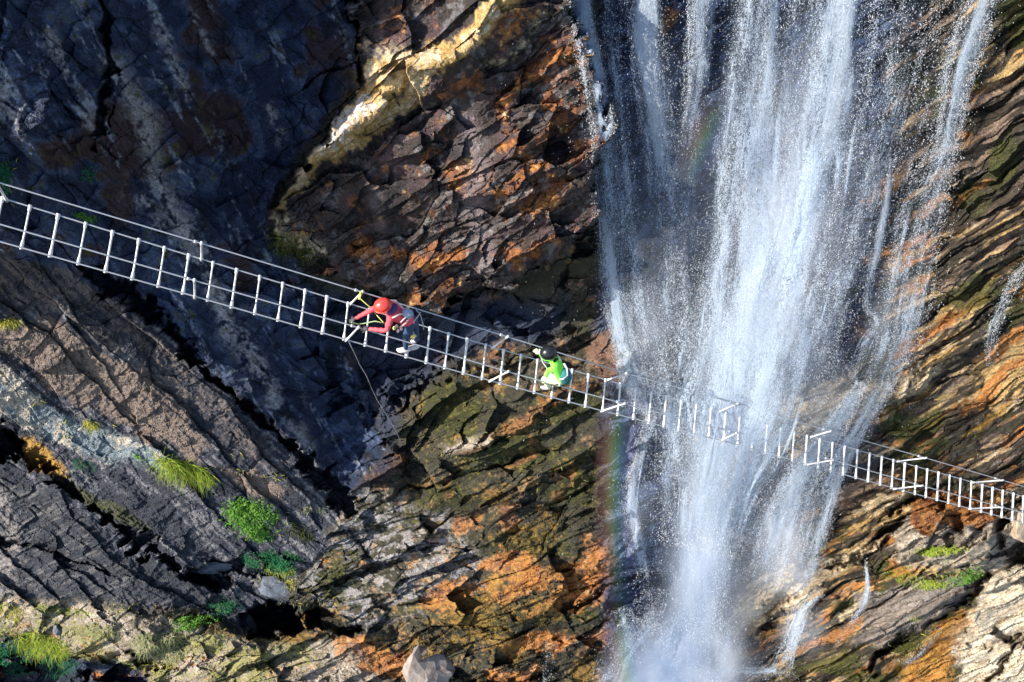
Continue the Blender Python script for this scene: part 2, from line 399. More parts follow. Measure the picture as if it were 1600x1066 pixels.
mixc(ochre * .8 + rust * .2, sstep(br + 6 * n_hi, -3, 5)); mixc(moss, sstep(psdf(uw, vw, [(80,750),(120,760),(200,790),(240,830),(200,820),(110,780)]) + 6 * n_hi, -3, 8) * .8)
hatch = psdf(uw, vw, [(-200,700),(60,760),(200,860),(330,920),(420,920),(300,960),(-200,940)])
mixc(rgb(.026, .031, .044), sstep(hatch, -6, 12) * .85); mixc(grey * .8, sstep(hatch, -6, 12) * sstep(fbm(X * 1.0 - Y * .3, (Y + .5 * X) * 14, 2, 4, .6) + .4 * n_mid, .18, .5) * .8)
mixc(rgb(.30, .27, .25), sstep(psdf(uw, vw, [(-200,740),(0,760),(40,850),(30,940),(-200,950)]) + 12 * n_mid, -6, 10) * .75 * sstep(n_hi, -.5, .2))
# bottom ledge: pale tan crumbly rock with lichens
mixc(rgb(.30, .25, .19), ledge); mixc(pale, ledge * sstep(n_mid + .6 * n_hi, -.05, .4)); mixc(brown * .6, ledge * sstep(n_hi - n_mid * .4, .15, .5) * .9)
mixc(rgb(.22, .22, .05), ledge * sstep(n_lo + n_hi * .7 + .3 * sstep(U, 350, 0), .18, .5) * .75)
mixc(shade_slate, sstep(psdf(uw, vw, [(-200,985),(30,990),(90,1020),(230,1040),(240,1200),(-200,1200)]), -4, 8))
# central block
mixc(rgb(.060, .045, .040), bm); mixc(plum * 1.1, bm * sstep(n_mid, -.05, .35) * .8); mixc(grey * .8, bm * sstep(n_str + .4 * n_hi, .2, .5) * .6)
ob = 0
for cu, cv, ru, rv, dg in [(600,395,38,22,-10),(575,390,25,18,0),(690,335,40,16,-15),(515,372,32,14,5),(800,215,35,16,-20),(840,300,90,45,-8),(770,50,80,26,-25),(850,100,50,50,-60),(640,150,22,16,-30),
                           (870,160,30,22,70),(600,20,45,14,-30),(700,410,50,15,-15),(830,390,70,25,-20),(740,120,50,12,-35),(800,140,55,14,-35),(560,75,20,8,0),(850,250,40,18,-15),(665,245,40,9,-20)]:
    p, q = rot(uw - cu, vw - cv, dg); ob = np.maximum(ob, 1.15 - np.hypot(p / ru, q / rv))
om = sstep(ob + .7 * n_mid + .35 * n_hi + .9 * (cC2 - .5), .3, .8) * bm
mixc(rust, om * .85); mixc(orange, om * sstep(n_mid * .8 + n_hi * .6 + cC2 * .4, .2, .6))
mixc(rust * .8, bm * sstep(cC2 + .5 * n_mid, .8, .95) * .5); mixc(orange * .8, bm * sstep(cC3 + .6 * n_mid, .95, 1.1) * .5)
mixc(grey * 1.2, bm * sstep(cC3 - .5 * n_mid + .4 * n_hi, .85, 1.05) * .6)
mixc(black * 1.3, bm * sstep(cC1 * .5 + n_lo - .3 * ob, .45, .7) * .7)
dg_, _ = pdist(uw, vw, [(735,190),(745,260),(735,300),(760,380),(755,420)]); mixc(rgb(.22, .18, .19), bm * np.exp(-(dg_ / 17) ** 2) * .85)
dg_, _ = pdist(uw, vw, [(565,240),(575,290),(600,400)]); mixc(rgb(.17, .14, .14), bm * np.exp(-(dg_ / 9) ** 2) * .7)
rdg = np.maximum(np.exp(-(Fd['dr'] / 24) ** 2), sstep(psdf(uw, vw, [(430,305),(470,245),(520,190),(556,130),(560,85),(650,90),(700,60),(690,110),(660,170),(600,215),(520,255),(470,290)]), -6, 14) * .78)
mixc(ochre * .9 + cream * .25, bm * sstep(rdg + .6 * n_mid + .3 * n_hi, .3, .6)); mixc(rgb(.60, .40, .18), bm * sstep(rdg + .6 * n_mid + .4 * n_hi + .5 * (cC2 - .5), .5, .75)); mixc(cream * 1.1, bm * sstep(rdg + .9 * n_mid + .5 * n_hi + .8 * (cC3 - .5), .85, 1.1))
wt = psdf(uw, vw, [(500,225),(530,180),(570,140),(585,170),(565,205),(520,235)]); mixc(rgb(.62, .57, .52), bm * sstep(wt + 14 * n_mid + 10 * (cC3 - .5), -3, 5) * sstep(n_hi, -.45, .1))
for pts, w in [([(600,190),(640,170),(660,130),(672,90)], 8), ([(560,75),(590,85),(640,90)], 8), ([(770,90),(830,60),(850,20)], 7), ([(450,340),(430,350),(470,385),(500,400)], 9)]:
    d, _ = pdist(uw, vw, pts); mixc(cream * .9, bm * np.exp(-(d / w) ** 2) * sstep(n_hi, -.4, .2))
# centre
mixc(rgb(.050, .046, .028), cen); mixc(grey * .85, cen * sstep(n_mid + .5 * n_hi + .6 * (cC2 - .5), .2, .5) * .5)
mixc(ochre * .45, cen * sstep(cC2 + .7 * n_mid + .2 * n_hi, .85, 1.05) * .8 * sstep(Vv, 640, 820))
grz = psdf(uw, vw, [(440,800),(560,760),(700,790),(760,880),(720,960),(560,990),(440,900)])
mixc(grey * 1.25, cen * sstep(grz + 25 * n_mid, -10, 15) * sstep(cC3 + .5 * n_hi, .3, .7)); mixc(pale * .8, cen * sstep(grz + 25 * n_mid, -10, 15) * sstep(cC2 * .6 + n_hi * .6 + n_mid * .4, .45, .75))
mos = 0
for cu, cv, ru, rv, dg in [(700,640,80,60,-20),(790,700,110,60,-15),(880,640,70,40,0),(700,780,70,40,0),(900,760,60,60,0),(820,850,90,35,0),(960,680,30,70,10),(960,800,40,60,0),(720,960,110,30,5),(860,960,100,20,0),(520,900,40,50,20)]:
    p, q = rot(uw - cu, vw - cv, dg); mos = np.maximum(mos, 1.2 - np.hypot(p / ru, q / rv))
mm_ = sstep(mos + .7 * n_mid + .5 * n_hi, .25, .75) * (1 - bm) * (1 - LL)
mixc(moss * .75, mm_ * .9); mixc(rgb(.11, .105, .018), mm_ * sstep(n_hi + .5 * n_mid, .05, .45) * .8)
ob = 0
for cu, cv, ru, rv, dg in [(845,640,95,13,-27),(740,690,45,9,-24),(590,735,45,25,-20),(960,860,70,42,-28),(1010,700,25,35,20),(700,930,45,22,-20),(830,905,80,28,-10),(920,925,90,28,-20),(790,880,50,16,-10),(960,1005,65,28,-10),
                           (840,1005,70,17,-4),(600,1030,90,24,10),(990,850,50,20,-30),(880,745,26,16,-30),(800,730,50,7,-26),(800,810,22,24,0),(680,560,18,10,0),(730,820,24,14,-20),(785,555,45,12,-15),(800,1050,60,14,0)]:
    p, q = rot(uw - cu, vw - cv, dg); ob = np.maximum(ob, 1.15 - np.hypot(p / ru, q / rv))
om = sstep(ob + .5 * n_mid + .35 * n_hi + .3 * (cC2 - .5), .15, .5) * np.clip(cen + .8 * ledge + right * sstep(U, 1100, 1000), 0, 1)
om = om * (.42 + .58 * sstep(Vv, 740, 880)); mixc(rust + .02, om * .85); mixc(orange * .92, om * sstep(n_mid + n_hi * .5 + cC3 * .3 + .35 * sstep(Vv, 780, 900), .1, .5)); mixc(cream * .7, om * sstep(n_hi + .5 * n_str, .3, .6) * .7)
mixc(ochre * .6, cen * sstep(n_lo + .6 * n_hi + .5 * sstep(Vv, 820, 1000), .45, .8) * .7)
dg_, _ = pdist(uw, vw, [(700,695),(735,680),(760,678)]); mixc(pale, np.exp(-(dg_ / 7) ** 2) * .9)
mixc(shade_slate, cen * sstep(psdf(uw, vw, [(430,430),(560,470),(900,470),(860,540),(700,560),(620,640),(600,740),(540,770),(480,640)]), -20, 20) * .85)  # shade below the central block painted dark over the recess
dg_ = psdf(uw, vw, [(915,540),(940,515),(965,510),(985,560),(975,600),(930,600)]); BR_ = sstep(dg_, -4, 8)
# right hand strata
mixc(shade_slate * 1.2, right); mixc(shade_slate2 * .9, right * sstep(n_mid, 0, .4))
rr = right * sstep(uw + .1 * (Vv - 300), 1350, 1440) ; rr = np.maximum(rr, right * sstep(Vv + .35 * (U - 1250), 730, 800) * sstep(uw, 1130, 1230))
mixc(rgb(.048, .038, .026), rr); mixc(grey * .8, rr * sstep(n_str + .3 * n_hi + .4 * (cR2 - .5), .15, .5) * .6); mixc(brown * 1.2, rr * sstep(cR2 + .5 * n_str, .5, .8) * .9)
gld = sstep(Vv + .3 * (U - 1400), 330, 520)
mixc(orange * .9, rr * sstep(cR2 * .9 + n_str * .5 + n_lo * .6 + .10 * gld, .80, 1.0)); mixc(rgb(.50, .34, .14), rr * sstep(cR1 * .5 + cR2 * .5 + n_str * .5 + .15 * gld - n_lo * .4, .80, .98) * .9); mixc(cream * .9, rr * sstep(cR3 * .45 + n_str * .9 + n_mid * .3 + .1 * gld, .66, .9) * .9)
mixc(moss * 1.1, rr * sstep(n_lo + .6 * n_mid - .3 * n_str, .12, .5) * .85)
for col, L in [(orange * .9, [(1400,390,60,9,-33),(1430,400,50,10,-33),(1510,205,14,7,-20),(1480,500,80,12,-33),(1400,560,70,10,-33),(1560,600,90,12,-40),(1390,300,40,9,-25),(1050,30,30,16,-50),(1420,880,30,14,-10),(1290,1000,60,12,-20),(1350,960,30,9,-30),(1580,540,50,14,-35),(1480,640,60,6,-34)]),
               (cream * .95, [(1250,635,190,30,-17),(1340,650,80,14,-25),(1380,610,70,10,-25),(1190,925,85,19,-33),(1290,900,60,12,-33),(1170,975,40,10,-20),(1430,560,60,6,-33),(1500,530,70,6,-33),(1440,600,70,6,-30),(1300,970,70,7,-33),(1350,860,70,6,-20),(1370,780,50,6,-20)]),
               (ochre * .7, [(1460,1020,60,22,-38),(1540,660,60,7,-34),(1440,1040,40,30,-30)]),
               (orange * .62 + rust * .2, [(1495,808,72,26,12),(1450,790,30,20,-20),(1405,890,26,16,0)])]:
    for cu, cv, ru, rv, dg in L:
        p, q = rot(uw - cu, vw - cv, dg); g = 1.15 - np.hypot(p / ru, q / rv)
        mixc(col, sstep(g + .4 * n_mid + .4 * n_hi, .15, .5) * right * .9)
for poly, col, sc in [([(1395,830),(1440,800),(1500,835),(1560,815),(1590,790),(1600,860),(1560,885),(1500,890),(1400,885)], rgb(.40, .34, .27), 1),
                      ([(1340,930),(1420,900),(1530,900),(1510,950),(1440,990),(1380,1020),(1330,1010),(1350,960)], rgb(.26, .22, .19), 1),
                      ([(1535,880),(1640,880),(1900,880),(1900,1300),(1480,1300),(1500,1040),(1480,1000),(1530,940)], rgb(.66, .56, .42), 1)]:
    d = psdf(uw, vw, poly); g = sstep(d + 8 * n_mid, -4, 6)
    mixc(col, g); mixc(col * .45, g * sstep(n_str + n_hi * .5, .12, .5) * .75); mixc(np.minimum(col * 1.35, .8), g * sstep(-n_str + n_hi * .3, .15, .5) * .7)
mixc(orange * .75, sstep(psdf(uw, vw, [(1425,790),(1450,770),(1500,768),(1545,785),(1560,805),(1530,832),(1490,822),(1450,838),(1428,825)]) + 8 * n_mid, -3, 6) * .95)
mixc(rust * .8, sstep(psdf(uw, vw, [(1425,790),(1450,770),(1500,768),(1545,785),(1560,805),(1530,832),(1490,822),(1450,838),(1428,825)]) + 8 * n_mid, -3, 6) * sstep(n_hi + n_mid, .1, .4))
for pl_ in ([(1145,990),(1170,950),(1230,910),(1300,868),(1318,885),(1262,928),(1215,962),(1175,1002)], [(1215,700),(1240,655),(1310,612),(1420,582),(1428,612),(1365,652),(1295,688),(1235,718)]):
    g = sstep(psdf(uw, vw, pl_) + 9 * n_mid + 8 * (cR2 - .5), -4, 6); mixc(rgb(.50, .36, .20), g); mixc(rgb(.68, .58, .42), g * sstep(n_str + .5 * n_hi + .4 * (cR3 - .5), -.15, .2)); mixc(rgb(.09, .07, .05), g * sstep(-n_str + .4 * n_hi, .2, .45) * .8)
mixc(rgb(.42, .20, .04), sstep(psdf(uw, vw, [(1400,1100),(1430,1030),(1500,960),(1530,965),(1500,1020),(1470,1100)]) + 10 * n_hi, -4, 8) * .85)
for cu, cv, ru, rv, dg in [(1420,1010,40,22,-20),(1440,660,60,22,-20),(1370,580,30,30,0),(1560,250,30,60,20),(1520,460,70,30,-30),(1300,1040,60,20,0)]:
    p, q = rot(uw - cu, vw - cv, dg); mixc(moss * 1.1, sstep(1.15 - np.hypot(p / ru, q / rv) + .5 * n_mid + .4 * n_hi, .2, .6) * .85)
mixc(rgb(.23, .13, .09), BR_ * .9); mixc(rgb(.10, .08, .05), BR_ * sstep(n_hi, .1, .5))
mixc(black, Fd['crm'] * .25); mixc(black, Fd['cav'] * .5)  # shade inside cracks and caves painted in as black
C *= (1 + .35 * n_hi + .22 * Fd['fine'])[..., None]
eC2, eR2, eL2 = Fd['edges']
C *= (1 - .25 * np.exp(-(eC2 / .06) ** 2) * (cen + bm) - .25 * np.exp(-(eR2 / .07) ** 2) * right)[..., None] .clip(.2, 1)
C = np.clip(C, .006, .85)
wet = np.clip(.35 + .6 * sstep(np.abs(U - 1160), 420, 120) + .3 * LU + .5 * mm_ * 0 + .4 * sstep(n_mid, 0, .5) - .3 * ledge, 0, 1)

P = at(U, Vv, DEPTH).reshape(-1, 3)
nr, nc = U.shape
idx = np.arange(nr * nc).reshape(nr, nc)
Q = np.stack([idx[:-1, :-1].ravel(), idx[1:, :-1].ravel(), idx[1:, 1:].ravel(), idx[:-1, 1:].ravel()], 1)
cliff = np_mesh("rock_cliff", P, Q, M_rock, False)
cliff.data.attributes  # colour: mineral, stain, moss, plus shade painted into slabs, recess, cracks and caves
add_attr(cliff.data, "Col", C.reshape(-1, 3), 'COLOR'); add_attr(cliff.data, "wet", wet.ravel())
tag(cliff, "wet layered rock face of dark, rust orange and pale stone", kind="structure")

def surf_depth(u, v):
    """cliff depth seen at a picture position (from the built grid)"""
    i = int(np.clip(np.searchsorted(vs, v), 1, nr - 1)); j = int(np.clip(np.searchsorted(us, u), 1, nc - 1))
    return float(DEPTH[i, j])
def surf(u, v, lift=0.0): return at(u, v, surf_depth(u, v) - lift)
def surf_n(u, v, r=8):
    a = surf(u - r, v); b = surf(u + r, v); c = surf(u, v - r); d = surf(u, v + r)
    n = np.cross(b - a, c - d); n /= np.linalg.norm(n); 
    return n if np.dot(n, -FWD) > 0 else -n

# ------------------------------------------------------------------ the ladder bridge
rx_top = [4,47,91,134,176,217,257,295,333,370,406,442,477,511,544,577,609,641,672,701,730,759,787,814,840,867,894,919.5,946,969.5,994,1018,1041,1064,1088,1111,1134,1156,1178,1199,1220,1241,1261,1281,1301,1320,1340,1359,1378,1396,1414,1432,1449,1466.5,1484,1501,1518,1535,1551,1567,1583.5,1599,1614,1629,1643]
farc = [(-60,290),(47,323),(295,399),(544,474),(759,539),(946,593.5),(1134,646),(1320,698),(1518,753),(1599,776),(1680,799)]
nearc = [(-74,357),(33,387),(286,458),(538,530),(754,591.6),(941,642),(1134,690),(1318,741.5),(1516,795),(1597,816),(1678,837)]
farh = [(-60,267),(0,286),(315,380.6),(566,456.5),(793,526.5),(978,583.5),(1152,631),(1297,674),(1446,715.6),(1566,750.5),(1680,783)]
nearh = [(-60,334),(0,350.6),(304,438.5),(560,512),(793.5,581),(975,631),(1150,677),(1301,719),(1440,759),(1566,792.5),(1680,824)]
XV = 3879.0
def bdepth(x): return 13.3 * 3832.0 / (XV - x)          # straight line receding to the right
def ipl(L, x):
    a = np.array(L, float); return float(np.interp(x, a[:, 0], a[:, 1]))
bridge = bpy.data.objects.new("ladder_bridge", None); COL.objects.link(bridge)
bridge.location = at(800, 570, bdepth(800))
tag(bridge, "long sloping ladder bridge of steel rungs and cables strung across the waterfall", "ladder bridge")
bridge_inv = Matrix.Translation(-Vector(bridge.location))
def bpart(name, V, F, mat, smooth=True):
    o = mesh_obj(name, [np.array(p) - np.array(bridge.location) for p in V], F, mat, bridge, smooth); return o
def lerp(a, b, t): return a + (b - a) * t
n_tot = 0
for x in rx_top:
    # near end shifts left by about 14 px at the left end, 2 px at the right
    xb = x - np.interp(x, [0, 300, 560, 900, 1134, 1320, 1600], [14, 9, 6.5, 5, 3.5, 3, 2])
    a = at(x, ipl(farc, x), bdepth(x)); b = at(xb, ipl(nearc, xb), bdepth(x))
    d = b - a; L = np.linalg.norm(d); t = d / L
    a = a - t * .03; b = b + t * .03; L += .06
    rr_ = .019 if x < 1000 else .024
    js = random.uniform(-.004, .004)
    ts = [0, .03 / L, .09 / L, .11 / L, 1 - .16 / L, 1 - .12 / L, 1 - .03 / L, 1]
    rs = [.030, .031, .029, rr_, rr_, .028, .034, .030]
    V, F = tube([lerp(a, b, k) for k in ts], [r + js for r in rs], 8)
    bpart("rung", V, F, M_steel)
def cable(L, off, rad, name="cable"):
    xs = np.arange(L[0][0], L[-1][0] + 1, 22.0)
    pts = [at(x, ipl(L, x), bdepth(x) + off) for x in xs]
    V, F = tube(pts, rad, 8); return bpart(name, V, F, M_cable)
cable(farc, 0, .013); cable(nearc, 0, .013)
cable(farh, -.5, .012, "hand_cable"); cable(nearh, -.5, .013, "hand_cable")
ST = [((10,312),(-6,284),0),((315,405),(315,380.6),0),((548,475),(566,456.5),0),((771,543),(793,526.5),0),((949,594),(978,583.5),0),((1125,643),(1152,631),0),((1267,683),(1297,674),0),((1403,721),(1446,715.6),0),((1520,754),(1566,750.5),0),
      ((304.5,464),(304,438.5),1),((542,531),(560,512),1),((767,595),(793.5,581),1),((942,642),(975,631),1),((1128,688),(1150,677),1),((1262,726),(1301,719),1),((1398,764),(1440,759),1),((1516,795),(1566,792.5),1)]
for (a, b, k) in ST:
    A = at(a[0], a[1], bdepth(a[0])); B = at(b[0], b[1], bdepth(b[0]) - .5)
    t = (B - A) / np.linalg.norm(B - A)
    V, F = tube([A - t * .05, A + t * .04, A + t * .05, B - t * .05, B - t * .04, B + t * .04], [.030, .030, .020, .020, .028, .026], 8)
    bpart("strut", V, F, M_steel)
# cable clamps beside the strut heads
for (a, b, k) in ST:
    for dx in (-12,):
        L = nearh if k else farh
        p = at(b[0] + dx, ipl(L, b[0] + dx), bdepth(b[0] + dx) - .5); q = at(b[0] + dx + 5, ipl(L, b[0] + dx + 5), bdepth(b[0]) - .5)
        V, F = tube([p, lerp(p, q, .2), lerp(p, q, .8), q], [.018, .028, .028, .018], 8); bpart("cable_clamp", V, F, M_steel)
# rope tail tied to the rock
pts2 = [(545,534),(553,550),(562,570),(573,588),(580,606),(590,626),(606,652),(620,676),(631,700)]
dd = [bdepth(545) + (surf_depth(631, 700) - .05 - bdepth(545)) * (i / (len(pts2) - 1)) for i in range(len(pts2))]
V, F = tube([at(p[0], p[1], d) for p, d in zip(pts2, dd)], .008, 6)
tag(mesh_obj("guy_wire", V, F, M_cable), "thin wire hanging from the bridge below the climber in red down to the dark rock", "wire")

# ------------------------------------------------------------------ water
def catm(pts, n):
    a = np.array(pts, float); t = np.linspace(0, len(a) - 1, n); i = np.clip(t.astype(int), 0, len(a) - 2); f = (t - i)[:, None]
    p0 = a[np.clip(i - 1, 0, None)]; p1 = a[i]; p2 = a[i + 1]; p3 = a[np.clip(i + 2, None, len(a) - 1)]
    return .5 * ((2 * p1) + (-p0 + p2) * f + (2 * p0 - 5 * p1 + 4 * p2 - p3) * f * f + (-p0 + 3 * p1 - 3 * p2 + p3) * f ** 3)
def smooth_depth(u, v): return base_depth(v) - macro(u, v)

def water_mat():
    m, n, l, b = new_mat("falling_water")
    uvn = n.new("ShaderNodeAttribute"); uvn.attribute_name = "flow"
    de = n.new("ShaderNodeAttribute"); de.attribute_name = "dens"
    def noise(sx, sy, sc, det, ro=.6, dist=0):
        mp = n.new("ShaderNodeMapping"); mp.inputs["Scale"].default_value = (sx, sy, 1); l.new(uvn.outputs["Color"], mp.inputs["Vector"])
        no = n.new("ShaderNodeTexNoise"); no.inputs["Scale"].default_value = sc; no.inputs["Detail"].default_value = det; no.inputs["Roughness"].default_value = ro
        no.inputs["Distortion"].default_value = dist
        l.new(mp.outputs[0], no.inputs["Vector"]); return no.outputs["Fac"]
    def math_(op, a, b_=None, c=None):
        q = n.new("ShaderNodeMath"); q.operation = op
        for i, x in enumerate((a, b_, c)):
            if x is None: continue
            if isinstance(x, (int, float)): q.inputs[i].default_value = x
            else: l.new(x, q.inputs[i])
        return q.outputs[0]
    s1 = noise(3.2, .55, 1.6, 5, .62, .4); s2 = noise(2.8, .8, 10, 5, .8, .3); s3 = noise(1.6, .9, 34, 2, .7)
    t = math_('MULTIPLY_ADD', s1, 1.3, math_('MULTIPLY', s2, 1.9)); t = math_('ADD', t, math_('MULTIPLY', s3, 1.5))       # mean about 2.05
    thr = math_('MULTIPLY_ADD', de.outputs["Fac"], -1.05, 2.90)
    al = n.new("ShaderNodeMapRange"); al.interpolation_type = 'SMOOTHSTEP'
    l.new(math_('SUBTRACT', t, thr), al.inputs[0]); al.inputs[1].default_value = -.06; al.inputs[2].default_value = .42; al.inputs[3].default_value = 0; al.inputs[4].default_value = .95
    veil = math_('MULTIPLY', math_('MULTIPLY', de.outputs["Fac"], de.outputs["Fac"]), .14)
    a2 = math_('MINIMUM', math_('ADD', al.outputs[0], veil), .97)
    a2 = math_('MULTIPLY', a2, math_('MINIMUM', math_('MULTIPLY', de.outputs["Fac"], 6.0), 1.0))
    tr = n.new("ShaderNodeBsdfTransparent"); df = n.new("ShaderNodeBsdfDiffuse"); df.inputs[0].default_value = (.70, .82, .97, 1)
    tl = n.new("ShaderNodeBsdfTranslucent"); tl.inputs[0].default_value = (.60, .77, .97, 1)
    mx = n.new("ShaderNodeMixShader"); mx.inputs[0].default_value = .35; l.new(df.outputs[0], mx.inputs[1]); l.new(tl.outputs[0], mx.inputs[2])
    bp = n.new("ShaderNodeBump"); bp.inputs["Strength"].default_value = .8; bp.inputs["Distance"].default_value = .08; l.new(t, bp.inputs["Height"]); l.new(bp.outputs[0], df.inputs["Normal"])
    m2 = n.new("ShaderNodeMixShader"); l.new(a2, m2.inputs[0]); l.new(tr.outputs[0], m2.inputs[1]); l.new(mx.outputs[0], m2.inputs[2])
    l.new(m2.outputs[0], n["Material Output"].inputs["Surface"])
    return m
M_water = water_mat()
M_drop = None
def drop_mat():
    m, n, l, b = new_mat("water_drops")
    df = n.new("ShaderNodeBsdfDiffuse"); df.inputs[0].default_value = (.90, .93, .97, 1)
    tl = n.new("ShaderNodeBsdfTranslucent"); tl.inputs[0].default_value = (.85, .90, .97, 1)
    mx = n.new("ShaderNodeMixShader"); mx.inputs[0].default_value = .4; l.new(df.outputs[0], mx.inputs[1]); l.new(tl.outputs[0], mx.inputs[2])
    l.new(mx.outputs[0], n["Material Output"].inputs["Surface"]); return m
M_drop = drop_mat()

# streams: centre line (u, v, half width), density along it, distance in front of the rock, drops
W = [
 # left thin veil streams
 dict(p=[(902,-60,16),(912,40,18),(928,120,20),(942,220,22),(950,330,20),(958,440,22),(975,540,20),(992,600,22),(1030,640,30)], d=[.9,.9,.8,.75,.75,.65,.75,.9,.7], off=.35, n=9000),
 dict(p=[(960,-60,24),(955,60,18),(968,150,16),(975,260,22),(985,380,26),(1000,500,28),(1010,590,26)], d=[.25,.4,.45,.5,.55,.6,.6], off=.45, n=6000),
 dict(p=[(1010,-60,26),(1012,60,30),(1022,150,30),(1032,230,28),(1040,330,30),(1040,450,34),(1045,600,40)], d=[.9,1.,.9,.75,.45,.5,.55], off=.5, n=9500),
 dict(p=[(1100,-60,20),(1096,40,22),(1088,140,20),(1078,240,24),(1072,340,26),(1066,450,34),(1062,600,50)], d=[.8,.85,.75,.5,.5,.55,.6], off=.5, n=7500),
 # main curtains
 dict(p=[(1205,-60,52),(1190,100,56),(1172,250,62),(1158,400,66),(1142,530,68),(1122,650,58),(1104,770,44),(1092,880,38),(1084,980,40),(1070,1120,70)], d=[.8,.9,.95,.98,.9,.85,1.,1.15,1.15,1.1], off=1.0, n=32000),
 dict(p=[(1330,-60,60),(1308,80,58),(1282,220,56),(1256,360,62),(1226,480,66),(1195,580,60),(1160,690,46),(1132,800,36),(1110,900,32),(1095,1000,36)], d=[.8,.9,.92,.95,.92,.75,.65,.75,.7,.6], off=1.4, n=28000),
 dict(p=[(1420,-60,52),(1404,80,48),(1376,200,46),(1345,320,44),(1312,440,44),(1272,540,34),(1240,620,26)], d=[.5,.58,.55,.52,.52,.45,.3], off=.9, n=13000),
 dict(p=[(1250,-60,170),(1235,150,170),(1210,350,160),(1180,520,140),(1145,680,95),(1112,830,62),(1092,960,60),(1080,1120,110)], d=[.24,.30,.38,.48,.58,.58,.6,.7], off=.6, n=24000),
 dict(p=[(1060,420,90),(1080,520,100),(1095,640,110),(1090,760,100),(1080,900,90)], d=[.3,.55,.62,.6,.5], off=.3, n=14000),
 # right hand streams
 dict(p=[(1555,-60,26),(1530,20,26),(1505,90,26),(1488,170,22),(1470,250,24),(1440,330,34),(1420,430,38),(1400,530,34),(1372,600,28),(1335,660,26)], d=[.65,.65,.8,.8,.8,.75,.75,.75,.6,.45], off=.35, n=15000),
 dict(p=[(1500,-60,40),(1480,60,40),(1440,180,40),(1410,300,40),(1380,420,40)], d=[.35,.4,.35,.3,.3], off=.5, n=4500),
 dict(p=[(1392,250,5),(1386,310,7),(1376,360,12),(1362,420,14),(1352,480,14),(1372,500,10),(1352,540,14),(1335,590,18)], d=[.9,1.,.95,.8,.7,.7,.8,.7], off=.3, n=3600),
 dict(p=[(1310,480,12),(1300,530,16),(1290,590,20)], d=[.6,.8,.6], off=.35, n=1600),
 # lower forks under the bridge
 dict(p=[(1345,600,12),(1305,665,18),(1262,725,26),(1228,785,32),(1203,850,34),(1188,915,30)], d=[.8,1.,1.05,1.,.85,.5], off=.7, n=15000),
 dict(p=[(1385,600,14),(1338,675,16),(1302,735,20),(1277,800,26),(1258,860,26),(1236,920,22)], d=[.7,.85,.95,.9,.8,.4], off=.5, n=9000),
 dict(p=[(1025,640,16),(1008,690,11),(995,740,12),(990,790,16),(1000,850,18),(1015,930,16)], d=[.7,.9,.95,.8,.65,.4], off=.3, n=4500),
 # thin curtain falling in front of the bridge
 dict(p=[(1190,430,110),(1175,540,125),(1150,650,120),(1120,760,90),(1100,860,70)], d=[.4,.9,1.1,.85,.4], off=3.6, n=22000),
 
 # bottom foam
 dict(p=[(1085,930,60),(1075,990,80),(1050,1050,95),(1040,1130,120)], d=[.5,.9,1.1,1.1], off=.8, n=14000),
 dict(p=[(1120,1045,14),(1170,1052,10),(1220,1048,10)], d=[.8,.7,.6], off=.3, n=1200),
 # small rivulets
 dict(p=[(1275,872,8),(1268,892,9),(1262,905,7)], d=[.8,.8,.6], off=.15, n=350),
 dict(p=[(1282,925,9),(1255,950,12),(1242,975,16),(1232,1010,14),(1218,1050,20)], d=[.6,.8,.9,.8,.8], off=.2, n=3000),
 dict(p=[(1354,880,3),(1356,905,5),(1356,930,7),(1345,955,9),(1330,978,12),(1308,1005,8)], d=[.5,.75,.75,.6,.45,.3], off=.15, n=1000),
 dict(p=[(1610,415,8),(1585,440,10),(1568,480,9),(1552,520,10),(1545,570,8)], d=[.7,.8,.8,.75,.5], off=.15, n=1300),
 dict(p=[(976,952,9),(982,980,15),(994,1012,20)], d=[.9,1.,1.], off=.25, n=800),
 dict(p=[(1020,952,7),(1012,980,11),(1004,1010,14)], d=[.8,.95,.9], off=.25, n=600),
 dict(p=[(1472,985,5),(1440,1020,8),(1410,1040,9)], d=[.3,.5,.4], off=.1, n=200),
 dict(p=[(860,1020,5),(857,1045,6),(852,1070,5)], d=[.4,.5,.4], off=.1, n=150),
]
DROPS = []
fall_labels = {0: "thin bluish stream down the left edge of the waterfall", 4: "brightest thick white curtain in the middle of the waterfall", 5: "wide white curtain right of the middle of the waterfall"}
SV = []; SF = []; SD = []; SU = []; base = 0
